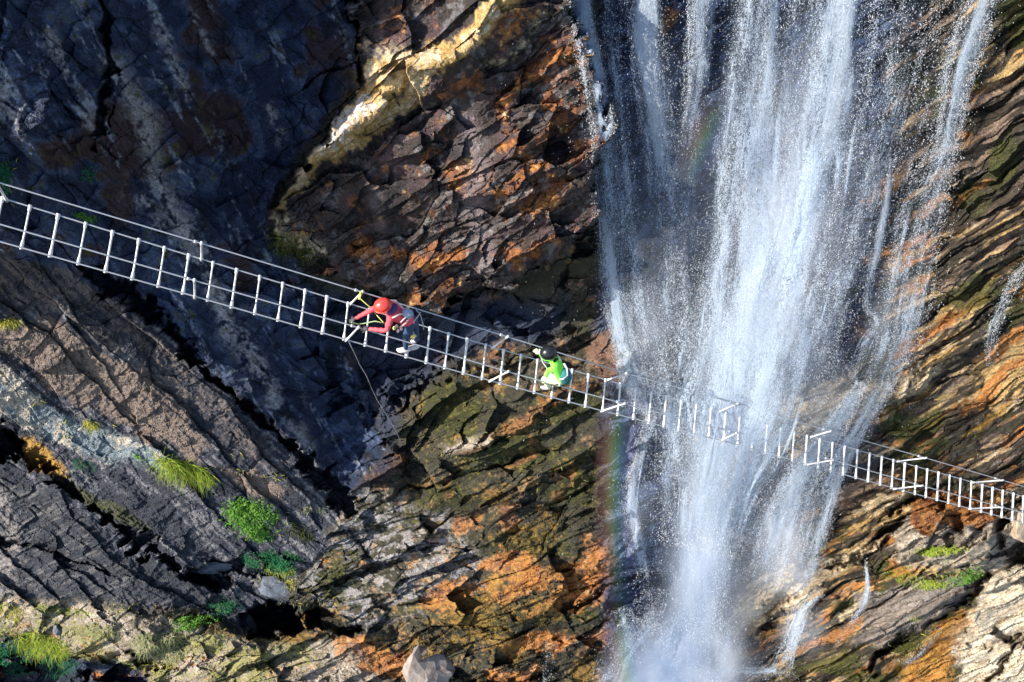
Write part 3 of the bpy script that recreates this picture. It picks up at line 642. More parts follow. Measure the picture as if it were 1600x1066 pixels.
for si, w in enumerate(W):
    L = len(w['p']); n = max(10, L * 14); m = 21
    cl = catm(w['p'], n); dn = np.interp(np.linspace(0, L - 1, n), np.arange(L), w['d'])
    tang = np.gradient(cl[:, :2], axis=0); tang /= np.linalg.norm(tang, axis=1)[:, None] + 1e-9
    nor = np.stack([-tang[:, 1], tang[:, 0]], 1)
    ss = np.linspace(-1.15, 1.15, m)
    for lay in range(2 if w['n'] > 6000 else 1):
        off = w['off'] * (1 + .55 * lay)
        uu = cl[:, None, 0] + nor[:, None, 0] * ss[None] * cl[:, None, 2] * (1 + .15 * lay); vv = cl[:, None, 1] + nor[:, None, 1] * ss[None] * cl[:, None, 2]
        ph = si * 3.3 + lay * 1.7
        off2 = off * (.75 + .25 * (1 - ss[None] ** 2)) + .16 * fbm(uu / 26 + ph, vv / 90 + ph, si % 8, 3) * min(1, w['off'] * 1.5)
        dp = smooth_depth(uu, vv) - off2
        near = np.array([[surf_depth(a, b) for a, b in zip(r1, r2)] for r1, r2 in zip(uu, vv)]) - .06
        dp = np.minimum(dp, near) if w['off'] < .5 else np.minimum(dp, near + .0)
        Pw = at(uu, vv, dp).reshape(-1, 3)
        wid = cl[:, 2] / 62.0; al = np.r_[0, np.cumsum(np.hypot(*np.diff(cl[:, :2], axis=0).T))] / 62.0
        fl = np.zeros((n, m, 3)); fl[..., 0] = ss[None] * wid.mean() + si * 7.7 + lay * 31; fl[..., 1] = al[:, None] + si * 3.1; fl[..., 2] = 0
        edge = np.clip(1 - np.abs(ss[None]) / 1.15, 0, 1) ** .6
        ends = np.clip(np.linspace(0, 1, n) * 12, 0, 1) * np.clip((1 - np.linspace(0, 1, n)) * 7, 0, 1)
        if cl[0, 1] < 0: ends = np.clip((1 - np.linspace(0, 1, n)) * 7, 0, 1)
        st_ = fbm(ss[None] * wid[:, None] * 2.6 + si * 3.1 + lay * 9 + al[:, None] * .06, al[:, None] * .16 + si, (si + 2) % 8, 3)
        D = np.clip(dn[:, None] * edge * ends[:, None] * np.clip(.82 + 1.15 * st_, .12, 1.5), 0, 1.3) * (1 - .2 * lay)
        id_ = np.arange(n * m).reshape(n, m)
        q = np.stack([id_[:-1, :-1].ravel(), id_[:-1, 1:].ravel(), id_[1:, 1:].ravel(), id_[1:, :-1].ravel()], 1)
        SV.append(Pw); SF.append(q + base); SD.append(D.ravel()); SU.append(fl.reshape(-1, 3)); base += n * m
    # thin connected filaments inside the stream
    nf = int(np.clip(w['p'][1][2] * len(w['p']) * .075, 2, 40)); totpx = float(np.hypot(*np.diff(cl[:, :2], axis=0).T).sum())
    for kf in range(nf):
        Lf = rng.uniform(70, 260); t0 = rng.random() * max(.05, 1 - .3 * Lf / totpx); t1 = min(1.0, t0 + Lf / totpx); nn_ = 22; mm = 6
        tt = np.linspace(t0, t1, nn_); ff = tt * (n - 1); s_c = rng.uniform(-.9, .9) + .22 * min(1, 22 / w['p'][1][2]) * (vnoise(tt * 7 + kf, tt * 0 + kf, 4) - .5)
        hwm = np.interp(ff, np.arange(n), cl[:, 2]); dl = np.interp(ff, np.arange(n), dn)
        wf = rng.uniform(2.5, 9) * (.25 + 1.3 * vnoise(tt * 22 + kf * 3, tt * 0 + 2, 5)) * min(1, .3 + w['p'][1][2] / 40)
        sx = np.linspace(-1, 1, mm)
        un = np.interp(ff, np.arange(n), cl[:, 0])[:, None] + np.interp(ff, np.arange(n), nor[:, 0])[:, None] * ((s_c * hwm)[:, None] + sx[None] * wf[:, None])
        vn = np.interp(ff, np.arange(n), cl[:, 1])[:, None] + np.interp(ff, np.arange(n), nor[:, 1])[:, None] * ((s_c * hwm)[:, None] + sx[None] * wf[:, None])
        iv = np.clip(np.searchsorted(vs, vn), 1, nr - 1); iu = np.clip(np.searchsorted(us, un), 1, nc - 1)
        dpf = np.minimum(smooth_depth(un, vn) - w['off'] * rng.uniform(.8, 1.9) - .05 * (1 - sx[None] ** 2), DEPTH[iv, iu] - .06)
        Dk = (np.sin(np.pi * np.linspace(.02, .98, nn_)) ** .6)[:, None] * ((1 - np.abs(sx[None])) ** .5) * np.clip(dl, .2, 1)[:, None] * rng.uniform(.55, 1.05)
        fk = np.zeros((nn_, mm, 3)); fk[..., 0] = sx[None] * wf[:, None] / 62 + kf * 1.7; fk[..., 1] = np.linspace(0, (t1 - t0) * totpx / 62, nn_)[:, None] + si
        idk = np.arange(nn_ * mm).reshape(nn_, mm); qk = np.stack([idk[:-1, :-1].ravel(), idk[:-1, 1:].ravel(), idk[1:, 1:].ravel(), idk[1:, :-1].ravel()], 1)
        SV.append(at(un, vn, dpf).reshape(-1, 3)); SF.append(qk + base); SD.append(Dk.ravel()); SU.append(fk.reshape(-1, 3)); base += nn_ * mm
    # drops: strands wandering down the stream
    N = int(w['n'] * (1.05 if w['off'] >= .6 else 1.15)); ns = max(3, int(w['p'][1][2] / 3.0))
    s0 = rng.uniform(-.95, .95, ns); which = rng.integers(0, ns, N)
    t = rng.random(N) ** 1.0; 
    if dn.min() < dn.max():
        keep = rng.random(N) < (np.interp(t * (n - 1), np.arange(n), dn) / dn.max()) ** 1.3; t = t[keep]; which = which[keep]
    N = len(t)
    wob = .35 * (vnoise(t * 9 + which * 3.7, which * 1.0, 2) - .5)
    tight = np.where(rng.random(N) < .62, .055, .30)
    s = s0[which] + wob + rng.normal(0, 1, N) * tight
    # drops fly in ragged clumps and short filaments
    per = 14; ci_ = (np.arange(N) // per) * per; loose = rng.random(N) < .12
    dt_ = rng.normal(0, 1, N) * (.5 + rng.random(N)[ci_] ** 2 * 1.6) * 12.0 / max(60.0, float(np.hypot(*np.diff(cl[:, :2], axis=0).T).sum()))
    tilt_ = rng.normal(0, .35, N)[ci_]
    tc = t[ci_] + dt_; scl = s[ci_] + dt_ * 60 * tilt_ * .12 + rng.normal(0, .035, N)
    t = np.where(loose, t, np.clip(tc, 0, 1)); s = np.where(loose, s, scl)
    f = t * (n - 1); ui = np.interp(f, np.arange(n), cl[:, 0]); vi = np.interp(f, np.arange(n), cl[:, 1]); hw = np.interp(f, np.arange(n), cl[:, 2])
    nx = np.interp(f, np.arange(n), nor[:, 0]); ny = np.interp(f, np.arange(n), nor[:, 1])
    hw = hw + (rng.random(N) < .06) * 12
    u_ = ui + nx * s * hw + rng.normal(0, 1.0, N); v_ = vi + ny * s * hw + rng.normal(0, 3.0, N)
    thick = w['off'] * 1.2
    dp = smooth_depth(u_, v_) - w['off'] * .7 - rng.random(N) ** 1.6 * min(1.8, thick * (2.6 if w['off'] >= .6 else 1.0))
    iv = np.clip(np.searchsorted(vs, v_), 1, nr - 1); iu = np.clip(np.searchsorted(us, u_), 1, nc - 1)
    dp = np.minimum(dp, DEPTH[iv, iu] - .05 - .2 * rng.random(N))
    tx = np.interp(f, np.arange(n), tang[:, 0]); ty = np.interp(f, np.arange(n), tang[:, 1])
    DROPS.append(np.stack([u_, v_, dp, tx, ty], 1))
# loose drops flung wide of the fall
N = 5000
v_ = rng.uniform(0, 1066, N); c0 = np.interp(v_, [0, 300, 600, 800, 1066], [1220, 1190, 1140, 1120, 1090]); u_ = c0 + rng.normal(0, 1, N) * np.interp(v_, [0, 600, 1066], [190, 150, 80])
DROPS.append(np.stack([u_, v_, smooth_depth(u_, v_) - .3 - rng.random(N) * 3, rng.normal(0, .2, N), np.ones(N)], 1))
SV = np.concatenate(SV); SF = np.concatenate(SF)
fall = np_mesh("waterfall", SV, SF, M_water, True)
add_attr(fall.data, "dens", np.concatenate(SD)); add_attr(fall.data, "flow", np.concatenate(SU), 'COLOR')
tag(fall, "white waterfall breaking into veils down the rock face", kind="structure")
Dr = np.concatenate(DROPS); ok = (Dr[:, 2] > 12); Dr = Dr[ok]; N = len(Dr)
pc = at(Dr[:, 0], Dr[:, 1], Dr[:, 2])
fl3 = Dr[:, 3:4] * RIGHT - Dr[:, 4:5] * UP; fl3 /= np.linalg.norm(fl3, axis=1)[:, None]
sz = .0038 + .0046 * rng.random(N) ** 3 + (rng.random(N) < .008) * .005; st = 1.2 + 2.2 * rng.random(N)
e1 = rng.normal(0, 1, (N, 3)); e1 -= (e1 * fl3).sum(1)[:, None] * fl3; e1 /= np.linalg.norm(e1, axis=1)[:, None]; e2 = np.cross(fl3, e1)
k = [0, 2.094, 4.189]
tv = [pc - fl3 * (sz * st)[:, None]] + [pc + fl3 * (sz * st * .6)[:, None] + sz[:, None] * (math.cos(a) * e1 + math.sin(a) * e2) for a in k]
V = np.stack(tv, 1).reshape(-1, 3); b0 = (np.arange(N) * 4)[:, None]
F = np.concatenate([b0 + np.array([[0, 1, 2]]), b0 + np.array([[0, 2, 3]]), b0 + np.array([[0, 3, 1]]), b0 + np.array([[1, 3, 2]])])
spray = np_mesh("spray_drops", V, F, M_drop, True)
tag(spray, "white drops of spray flying along the waterfall", kind="stuff")
print("drops", N, "cliff", nr * nc)

# mist hanging where the water breaks up
def mist_mat():
    m, n, l, b = new_mat("fine_mist")
    uvn = n.new("ShaderNodeAttribute"); uvn.attribute_name = "flow"; de = n.new("ShaderNodeAttribute"); de.attribute_name = "dens"
    no = n.new("ShaderNodeTexNoise"); no.inputs["Scale"].default_value = 1.1; no.inputs["Detail"].default_value = 5; no.inputs["Roughness"].default_value = .55
    l.new(uvn.outputs["Color"], no.inputs["Vector"])
    mr = n.new("ShaderNodeMapRange"); mr.inputs[1].default_value = .32; mr.inputs[2].default_value = .68; mr.inputs[3].default_value = .35; mr.inputs[4].default_value = 1.0
    l.new(no.outputs["Fac"], mr.inputs[0])
    mu = n.new("ShaderNodeMath"); mu.operation = 'MULTIPLY'; l.new(mr.outputs[0], mu.inputs[0]); l.new(de.outputs["Fac"], mu.inputs[1])
    tr = n.new("ShaderNodeBsdfTransparent"); df = n.new("ShaderNodeBsdfDiffuse"); df.inputs[0].default_value = (.74, .80, .90, 1)
    tl = n.new("ShaderNodeBsdfTranslucent"); tl.inputs[0].default_value = (.7, .78, .9, 1)
    mx = n.new("ShaderNodeMixShader"); mx.inputs[0].default_value = .5; l.new(df.outputs[0], mx.inputs[1]); l.new(tl.outputs[0], mx.inputs[2])
    m2 = n.new("ShaderNodeMixShader"); l.new(mu.outputs[0], m2.inputs[0]); l.new(tr.outputs[0], m2.inputs[1]); l.new(mx.outputs[0], m2.inputs[2])
    l.new(m2.outputs[0], n["Material Output"].inputs["Surface"]); return m
M_mist = mist_mat()
MV = []; MF = []; MD = []; MU = []; base = 0
for (cu, cv, ru, rv, dg, dns, off) in [(1085,960,95,170,4,.72,1.6),(1065,1035,140,105,0,.95,1.7),(1040,1070,130,70,0,.95,2.0),(1090,880,60,150,3,.6,2.4),(1095,820,80,190,5,.58,2.2),(1140,930,70,90,10,.30,1.9),(1215,850,80,120,20,.42,1.6),(1230,900,50,50,0,.40,1.4),(1180,590,150,180,8,.42,2.6),(1230,300,150,340,6,.40,2.0),(1040,330,110,330,3,.16,1.0),
                                      (1010,560,60,170,0,.22,.8),(1150,680,130,110,0,.36,4.3),(1300,640,80,120,15,.20,1.2),(1390,520,60,140,10,.16,.9),(1255,985,50,50,20,.35,.8),(985,1010,40,50,0,.35,.8),(1000,800,40,90,0,.22,1.0)]:
    n = 25; a = np.linspace(-1, 1, n); A_, B_ = np.meshgrid(a, a)
    pu, pv = rot(A_ * ru, B_ * rv, -dg); uu = cu + pu; vv = cv + pv
    dp = smooth_depth(uu, vv) - off - .25 * fbm(uu / 60, vv / 60 + cu, 1, 3)
    r_ = np.hypot(A_, B_); d_ = dns * (1 - sstep(r_, .15, 1.0))
    pw = at(uu, vv, dp).reshape(-1, 3); id_ = np.arange(n * n).reshape(n, n)
    q = np.stack([id_[:-1, :-1].ravel(), id_[:-1, 1:].ravel(), id_[1:, 1:].ravel(), id_[1:, :-1].ravel()], 1)
    fl = np.zeros((n, n, 3)); fl[..., 0] = uu / 62 + cu; fl[..., 1] = vv / 120; MV.append(pw); MF.append(q + base); MD.append(d_.ravel()); MU.append(fl.reshape(-1, 3)); base += n * n
mist = np_mesh("mist", np.concatenate(MV), np.concatenate(MF), M_mist, True)
add_attr(mist.data, "dens", np.concatenate(MD)); add_attr(mist.data, "flow", np.concatenate(MU), 'COLOR')
tag(mist, "pale mist hanging around the foot of the waterfall", kind="stuff")

# ------------------------------------------------------------------ people
def mats_flat(name, col, rough=.7, var=.15, scale=14, bump=.25, spec=.3): return simple_mat(name, col, rough, 0, var, scale, bump, spec)
M_red = mats_flat("red_jacket", (.78, .085, .11)); M_blue = mats_flat("blue_trousers", (.03, .06, .12)); M_darkglove = mats_flat("dark_gloves", (.05, .05, .055))
M_skin = mats_flat("skin", (.48, .28, .2), .6, .06, 20, 0); M_shoe = mats_flat("pale_shoes", (.55, .50, .50)); M_redhelm = simple_mat("red_helmet", (.72, .05, .035), .28, 0, .04, 6, 0, .6)
M_vent = simple_mat("dark_vents", (.04, .02, .02), .7); M_purple = mats_flat("purple_fabric", (.06, .03, .12)); M_strap = mats_flat("pale_pink_webbing", (.62, .42, .42)); M_rope = mats_flat("yellow_green_rope", (.52, .56, .16))
M_lime = mats_flat("green_jacket", (.20, .78, .07)); M_limepale = mats_flat("pale_yellow_trousers", (.72, .80, .50)); M_blackhelm = simple_mat("black_helmet", (.012, .012, .016), .3, 0, .05, 6, 0, .45); M_teal = mats_flat("teal_bag", (.02, .13, .14))
M_greyrope = mats_flat("grey_webbing", (.42, .45, .48)); M_greyshoe = mats_flat("grey_shoes", (.30, .31, .33)); M_paleglove = mats_flat("pale_gloves", (.62, .66, .45)); M_hair = mats_flat("dark_hair", (.02, .015, .012))

def skin_body(name, J, R, E, groups, mats, extra, parent):
    names = list(J); ix = {k: i for i, k in enumerate(names)}
    me = bpy.data.meshes.new(name + "_rig"); me.from_pydata([tuple(J[k]) for k in names], [(ix[a], ix[b]) for a, b in E], [])
    o = bpy.data.objects.new(name + "_rig", me); COL.objects.link(o)
    sk = o.modifiers.new("Skin", 'SKIN'); sk.use_smooth_shade = True
    for i, k in enumerate(names):
        r_ = R[k]; me.skin_vertices[0].data[i].radius = r_ if isinstance(r_, tuple) else (r_, r_)
    me.skin_vertices[0].data[ix['pelvis']].use_root = True
    ss_ = o.modifiers.new("Subsurf", 'SUBSURF'); ss_.levels = 2; ss_.render_levels = 2
    dg = bpy.context.evaluated_depsgraph_get(); dg.update()
    ev = o.evaluated_get(dg); m2 = bpy.data.meshes.new_from_object(ev)
    V = [np.array(v.co) for v in m2.vertices]; F = [tuple(p.vertices) for p in m2.polygons]
    bpy.data.objects.remove(o); bpy.data.meshes.remove(me)
    segs = [(np.array(J[a]), np.array(J[b]), groups[(a, b)]) for a, b in E]
    mi = []
    for f in F:
        c = sum(V[i] for i in f) / len(f); best = 9; g = 0
        for a, b, gg in segs:
            t = np.clip(np.dot(c - a, b - a) / np.dot(b - a, b - a), 0, 1); d = np.linalg.norm(c - a - t * (b - a))
            if d < best: best = d; g = gg
        mi.append(g)
    # cloth folds
    V = [v + .006 * np.array([math.sin(v[2] * 60 + v[0] * 25), 0, math.sin(v[0] * 70 + v[1] * 40)]) for v in V]
    for (v, f, g) in extra:
        b = len(V); V += [np.array(q) for q in v]; F += [tuple(i + b for i in q) for q in f]; mi += [g] * len(f)
    o = mesh_obj("body", V, F, mats, parent)
    o.data.polygons.foreach_set("material_index", mi)
    return o

def ellipsoid(c, ax, n=14, m=10, top=False):
    """ax: three axis vectors; top keeps only the half along the third axis"""
    V = []; F = []
    lo = -math.pi / 2 if not top else -.12
    for i in range(m + 1):
        ph = lo + (math.pi / 2 - lo) * i / m
        for k in range(n):
            th = 2 * math.pi * k / n
            V.append(c + math.cos(ph) * (math.cos(th) * ax[0] + math.sin(th) * ax[1]) + math.sin(ph) * ax[2])
    for i in range(m):
        for k in range(n): F.append((i * n + k, i * n + (k + 1) % n, (i + 1) * n + (k + 1) % n, (i + 1) * n + k))
    return V, F

def hand(wrist, palm_dir, side, grip, s=1.0):
    """palm plus five curled fingers and a thumb from the side"""
    pd = palm_dir / np.linalg.norm(palm_dir); sd_ = side - pd * np.dot(side, pd); sd_ /= np.linalg.norm(sd_); up = np.cross(pd, sd_)
    if np.dot(up, grip) > 0: up = -up                      # fingers curl towards grip, up is the back of the hand
    parts = [ellipsoid(wrist + pd * .05 * s, (sd_ * .044 * s, pd * .055 * s, up * .02 * s), 10, 8)]
    for i, (o_, L) in enumerate([(-.033, .062), (-.011, .074), (.011, .078), (.033, .070)]):
        b = wrist + pd * .075 * s + sd_ * o_ * s
        p = [b, b + (pd * .5 + up * .0) * L * s, b + (pd * .75 - up * .35) * L * s, b + (pd * .55 - up * .75) * L * s]
        parts.append(tube(p, [.0105 * s, .010 * s, .009 * s, .0075 * s], 6))
    b = wrist + pd * .035 * s + sd_ * .036 * s
    parts.append(tube([b, b + (sd_ * .03 + pd * .02) * s, b + (sd_ * .035 + pd * .05 - up * .02) * s], [.013 * s, .012 * s, .009 * s], 6))
    return join_geo(parts)

def person(root_px, root_depth, Jp, hx, colors, label, forward, helmet_mat, scale=1.0):
    z0 = at(root_px[0], root_px[1], root_depth)[2]
    def w(u, v, h):
        d = (u - 800) / FPX * RIGHT - (v - 533) / FPX * UP + FWD
        return CAM + d * ((z0 + h - CAM[2]) / d[2])
    base = w(root_px[0], root_px[1], 0)
    root = bpy.data.objects.new("person", None); COL.objects.link(root); root.location = base
    tag(root, label, "person")
    J = {k: w(*p) - base for k, p in Jp.items()}
    R = dict(pelvis=(.13, .12), belly=(.125, .115), chest=(.15, .125), neck=.055, skull=.085, brow=.075)
    E = [('pelvis', 'belly'), ('belly', 'chest'), ('chest', 'neck'), ('neck', 'skull')]
    G = {E[0]: 0, E[1]: 0, E[2]: 0, E[3]: 3}
    for sd_ in 'nf':
        for a, b, g in [('chest', 'sho', 0), ('sho', 'elb', 0), ('elb', 'wri', 0), ('pelvis', 'hip', 1), ('hip', 'kne', 1), ('kne', 'ank', 1), ('ank', 'toe', 4)]:
            A = a if a in ('chest', 'pelvis') else a + sd_; B = b + sd_; E.append((A, B)); G[(A, B)] = g
        R.update({'sho' + sd_: .070, 'elb' + sd_: .050, 'wri' + sd_: .034, 'hip' + sd_: .095, 'kne' + sd_: .068, 'ank' + sd_: .045, 'toe' + sd_: .040})
    R.pop('brow')
    fw = np.array(forward, float); fw /= np.linalg.norm(fw)
    extra = []
    for sd_, sg in (('n', -1), ('f', 1)):
        pdn = J['wri' + sd_] - J['elb' + sd_]; side = np.cross(pdn, [0, 0, 1]) * sg
        hv, hf = hand(J['wri' + sd_], pdn, side, np.array([0, 0, -1.0]), 1.15); extra.append((hv, hf, 2))
    hc = J['skull']; up = J['skull'] - J['neck']; up /= np.linalg.norm(up); f2 = fw - up * np.dot(fw, up); f2 /= np.linalg.norm(f2); sdv = np.cross(f2, up)
    extra.append((*tube([hc + f2 * .085 + up * .01, hc + f2 * .115 - up * .02], [.008, .016], 6), 3))
    for e in (-1, 1): extra.append((*ellipsoid(hc + sdv * .09 * e - up * .01, (f2 * .02, up * .032, sdv * .012), 8, 6), 3))
    body = skin_body("body", J, R, E, G, colors, extra, root)
    for e in (-1, 1):
        v, f = ellipsoid(hc + f2 * .086 + sdv * .034 * e + up * .018, (sdv * .013, f2 * .008, up * .009), 8, 6); mesh_obj("eye", v, f, M_vent, root)
    v, f = tube([hc + f2 * .088 - up * .045 - sdv * .025, hc + f2 * .095 - up * .048, hc + f2 * .088 - up * .045 + sdv * .025], [.004, .007, .004], 6); mesh_obj("mouth", v, f, simple_mat("lips", (.35, .12, .1)), root)
    v, f = ellipsoid(hc - f2 * .02 - up * .01, (f2 * .092, sdv * .094, up * .1), 14, 10); mesh_obj("hair", [q for q in v], f, M_hair, root)
    # helmet: shell, rim, vents
    hup = np.array(hx, float); hup /= np.linalg.norm(hup); hf = fw - hup * np.dot(fw, hup); hf /= np.linalg.norm(hf); hs = np.cross(hf, hup)
    c = hc + hup * .035
    v, f = ellipsoid(c, (hf * .158, hs * .140, hup * .130), 24, 12, True); hel = mesh_obj("helmet", v, f, helmet_mat, root)
    ring = [c + hf * .161 * math.cos(t) + hs * .143 * math.sin(t) - hup * .016 for t in np.linspace(0, 2 * math.pi, 25)]
    v, f = tube(ring, .009, 6); mesh_obj("rim", v, f, helmet_mat, hel)
    for a_, b_ in [(.35, .3), (-.35, .3), (.3, .9), (-.3, .9), (.0, .55), (.55, -.5), (-.55, -.5), (.2, 0), (-.2, 0), (0, -.6)]:
        d = hf * .150 * math.sin(b_ * .8) + hs * .128 * math.sin(a_) * math.cos(b_ * .8); k_ = math.sqrt(max(0, 1 - (math.sin(b_ * .8)) ** 2 - (math.sin(a_) * math.cos(b_ * .8)) ** 2))
        p = c + d + hup * .125 * k_; nn = (p - c) / np.linalg.norm(p - c); s1 = np.cross(nn, hs); s1 /= np.linalg.norm(s1); s2 = np.cross(nn, s1)
        v, f = ellipsoid(p, (s1 * .013, s2 * .007, nn * .004), 8, 4); mesh_obj("vent", v, f, M_vent, hel)
    return root, base, J, w, (hf, hs, hup, c)

def band(root, pts, rad, mat, name="strap"):
    v, f = tube(pts, rad, 8); return mesh_obj(name, v, f, mat, root)

# climber in red, leaning forward with both arms stretched to the left
d0 = bdepth(634)
JR = dict(pelvis=(641,503,.86), belly=(630,495,1.02), chest=(614,486,1.18), neck=(604,480,1.32), skull=(599,479,1.42),
          shon=(610,498,1.20), elbn=(604,517,1.0), wrin=(576,514,.93), shof=(604,471,1.22), elbf=(576,487,1.08), wrif=(555,498,.93),
          hipn=(641,509,.80), knen=(634,528,.46), ankn=(634,546,.08), toen=(620,547,.03), hipf=(645,499,.82), knef=(650,517,.45), ankf=(651,532,.08), toef=(641,534,.03))
root, base, J, w_, hh = person((634, 548), d0, JR, (-.22, -.12, 1), [M_red, M_blue, M_darkglove, M_skin, M_shoe],
     "climber in red jacket and red helmet leaning forward with both arms stretched out", (-1, -.25, -.35), M_redhelm)
def lp(u, v, h): return w_(u, v, h) - base
band(root, [lp(607,470,1.36), lp(618,470,1.38), lp(630,482,1.22), lp(637,495,1.06)], .017, M_strap, "harness_strap")
band(root, [lp(613,497,1.34), lp(624,492,1.32), lp(634,489,1.15), lp(644,492,1.02)], .015, M_strap, "harness_strap")
band(root, [lp(625,512,.98), lp(634,505,1.06), lp(641,495,1.05), lp(643,488,.98), lp(638,484,.95)], .018, M_strap, "harness_strap")
band(root, [lp(626,504,1.1), lp(634,496,1.18), lp(640,490,1.1)], .014, M_greyrope, "harness_strap")
v, f = ellipsoid(lp(613,483,1.33), ((lp(620,481,1.33) - lp(613,483,1.33)) * 1.2, np.array([0, .12, 0]), np.array([0, 0, .06])), 14, 10); mesh_obj("collar", v, f, M_purple, root)
v, f = ellipsoid(lp(637,490,1.16), (np.array([.10, 0, -.05]), np.array([0, .10, 0]), np.array([.03, 0, .08])), 14, 10); mesh_obj("pouch", v, f, simple_mat("grey_blue_pouch", (.25, .28, .38), .6), root)
for (u_, v_2, h_) in [(616,513,.92), (622,517,.85), (620,510,.95), (627,514,.9)]:
    v, f = ellipsoid(lp(u_, v_2, h_), (np.array([.03, 0, .01]), np.array([0, .02, 0]), np.array([0, .01, .045])), 8, 6); mesh_obj("carabiner", v, f, M_rope if u_ < 620 else M_strap, root)
v, f = ellipsoid(lp(646,526,.62), (np.array([.06, 0, .02]), np.array([0, .05, 0]), np.array([0, 0, .03])), 10, 6); mesh_obj("chalk_bag", v, f, simple_mat("yellow_pouch", (.62, .5, .16), .7), root)
v, f = ellipsoid(lp(632,547,.07), (np.array([.14, .02, 0]), np.array([0, .06, 0]), np.array([0, 0, .06])), 12, 8); mesh_obj("shoe", v, f, M_shoe, root)
v, f = ellipsoid(lp(646,543,.05), (np.array([.12, .02, 0]), np.array([0, .055, 0]), np.array([0, 0, .055])), 12, 8); mesh_obj("shoe", v, f, M_shoe, root)
B = np.array(base)
A1 = at(566,457,bdepth(566)-.5) - B
band(root, [A1, at(562,466,bdepth(562)-.6) - B, lp(578,480,1.0), lp(590,494,.98), lp(600,505,1.0)], .009, M_rope, "lanyard")
band(root, [at(549,504,bdepth(549)-.5) - B, lp(560,507,.86), lp(572,505,.9), lp(586,502,1.0), lp(600,505,1.0)], .011, simple_mat("green_webbing", (.24, .34, .16), .7), "lanyard")
band(root, [A1 + np.array([-.02, 0, .03]), at(561,468,bdepth(561)-.55) - B], .018, simple_mat("bright_yellow_sling", (.55, .75, .08), .5), "sling")
band(root, [lp(644,505,.9), lp(652,496,.9), lp(657,488,.85)], .012, M_strap, "gear_loop")
band(root, [lp(650,484,1.0), lp(657,492,.8), lp(661,507,.6), lp(662,515,.5)], .010, M_greyrope, "gear_loop")

# climber in green, crouching
d1 = bdepth(860)
JG = dict(pelvis=(877,594,.50), belly=(877,584,.64), chest=(871,571,.86), neck=(863,559,1.02), skull=(857,552,1.16),
          shon=(866,577,.88), elbn=(857,578,.62), wrin=(852,588,.55), shof=(868,560,.90), elbf=(852,561,.80), wrif=(843,553,.80),
          hipn=(874,600,.44), knen=(851,592,.52), ankn=(858,606,.06), toen=(846,605,.03), hipf=(876,591,.46), knef=(853,583,.55), ankf=(860,598,.06), toef=(849,596,.03))
root, base, J, w_, hh = person((862, 603), d1, JG, (-.1, -.25, 1), [M_lime, M_limepale, M_paleglove, M_skin, M_greyshoe],
     "climber in a bright green jacket, pale trousers and dark helmet crouching on the bridge rungs", (-1, -.2, -.35), M_blackhelm)
B = np.array(base)
v, f = ellipsoid(lp(883,588,.62), (np.array([.13, 0, .05]), np.array([0, .15, 0]), np.array([-.04, 0, .20])), 16, 12); mesh_obj("backpack", v, f, M_teal, root)
band(root, [lp(881,568,.98), lp(886,576,.9), lp(887,586,.78), lp(880,593,.72), lp(874,593,.7)], .020, M_greyrope, "harness_strap")
band(root, [lp(870,555,1.0), lp(873,558,1.0), lp(876,564,.98)], .022, M_paleglove, "harness_strap")
band(root, [lp(856,600,.5), lp(866,602,.52), lp(876,600,.5)], .014, M_darkglove, "leg_loop")
for sd_ in 'nf':
    a = J['ank' + sd_]; t = J['toe' + sd_]
    v, f = ellipsoid((a + t) / 2 - np.array([0, 0, .01]), ((t - a) * .72, np.array([0, .05, 0]), np.array([0, 0, .05])), 12, 8); mesh_obj("shoe", v, f, M_greyshoe, root)
band(root, [at(843,549,bdepth(843)-.5) - B, lp(848,566,.7), lp(860,583,.6), lp(870,590,.6)], .012, M_greyrope, "lanyard")

# ------------------------------------------------------------------ plants
def leaf_mat(name, c1, c2):
    m, n, l, b = new_mat(name)
    g = n.new("ShaderNodeNewGeometry"); no = n.new("ShaderNodeTexNoise"); no.inputs["Scale"].default_value = 9; l.new(g.outputs["Position"], no.inputs["Vector"])
    mr = n.new("ShaderNodeMapRange"); mr.inputs[1].default_value = .35; mr.inputs[2].default_value = .65; l.new(no.outputs["Fac"], mr.inputs[0])
    mx = n.new("ShaderNodeMix"); mx.data_type = 'RGBA'; mx.inputs[6].default_value = (*c1, 1); mx.inputs[7].default_value = (*c2, 1); l.new(mr.outputs[0], mx.inputs[0])
    df = n.new("ShaderNodeBsdfDiffuse"); tl = n.new("ShaderNodeBsdfTranslucent"); l.new(mx.outputs[2], df.inputs[0]); l.new(mx.outputs[2], tl.inputs[0])
    ms = n.new("ShaderNodeMixShader"); ms.inputs[0].default_value = .35; l.new(df.outputs[0], ms.inputs[1]); l.new(tl.outputs[0], ms.inputs[2])
    l.new(ms.outputs[0], n["Material Output"].inputs["Surface"]); return m
LM = dict(lime=leaf_mat("lime_leaves", (.17, .28, .03), (.36, .40, .07)), bright=leaf_mat("bright_green_leaves", (.06, .19, .03), (.17, .33, .06)), dark=leaf_mat("dark_green_leaves", (.02, .10, .05), (.04, .16, .07)),
          yellow=leaf_mat("yellow_grass", (.36, .36, .05), (.5, .46, .10)), pale=leaf_mat("pale_dry_grass", (.26, .30, .12), (.40, .40, .22)), olive=leaf_mat("olive_leaves", (.07, .09, .02), (.13, .14, .04)))
M_stem = simple_mat("plant_stem", (.12, .10, .04), .8)
DOWN = np.array([0, 0, -1.0])
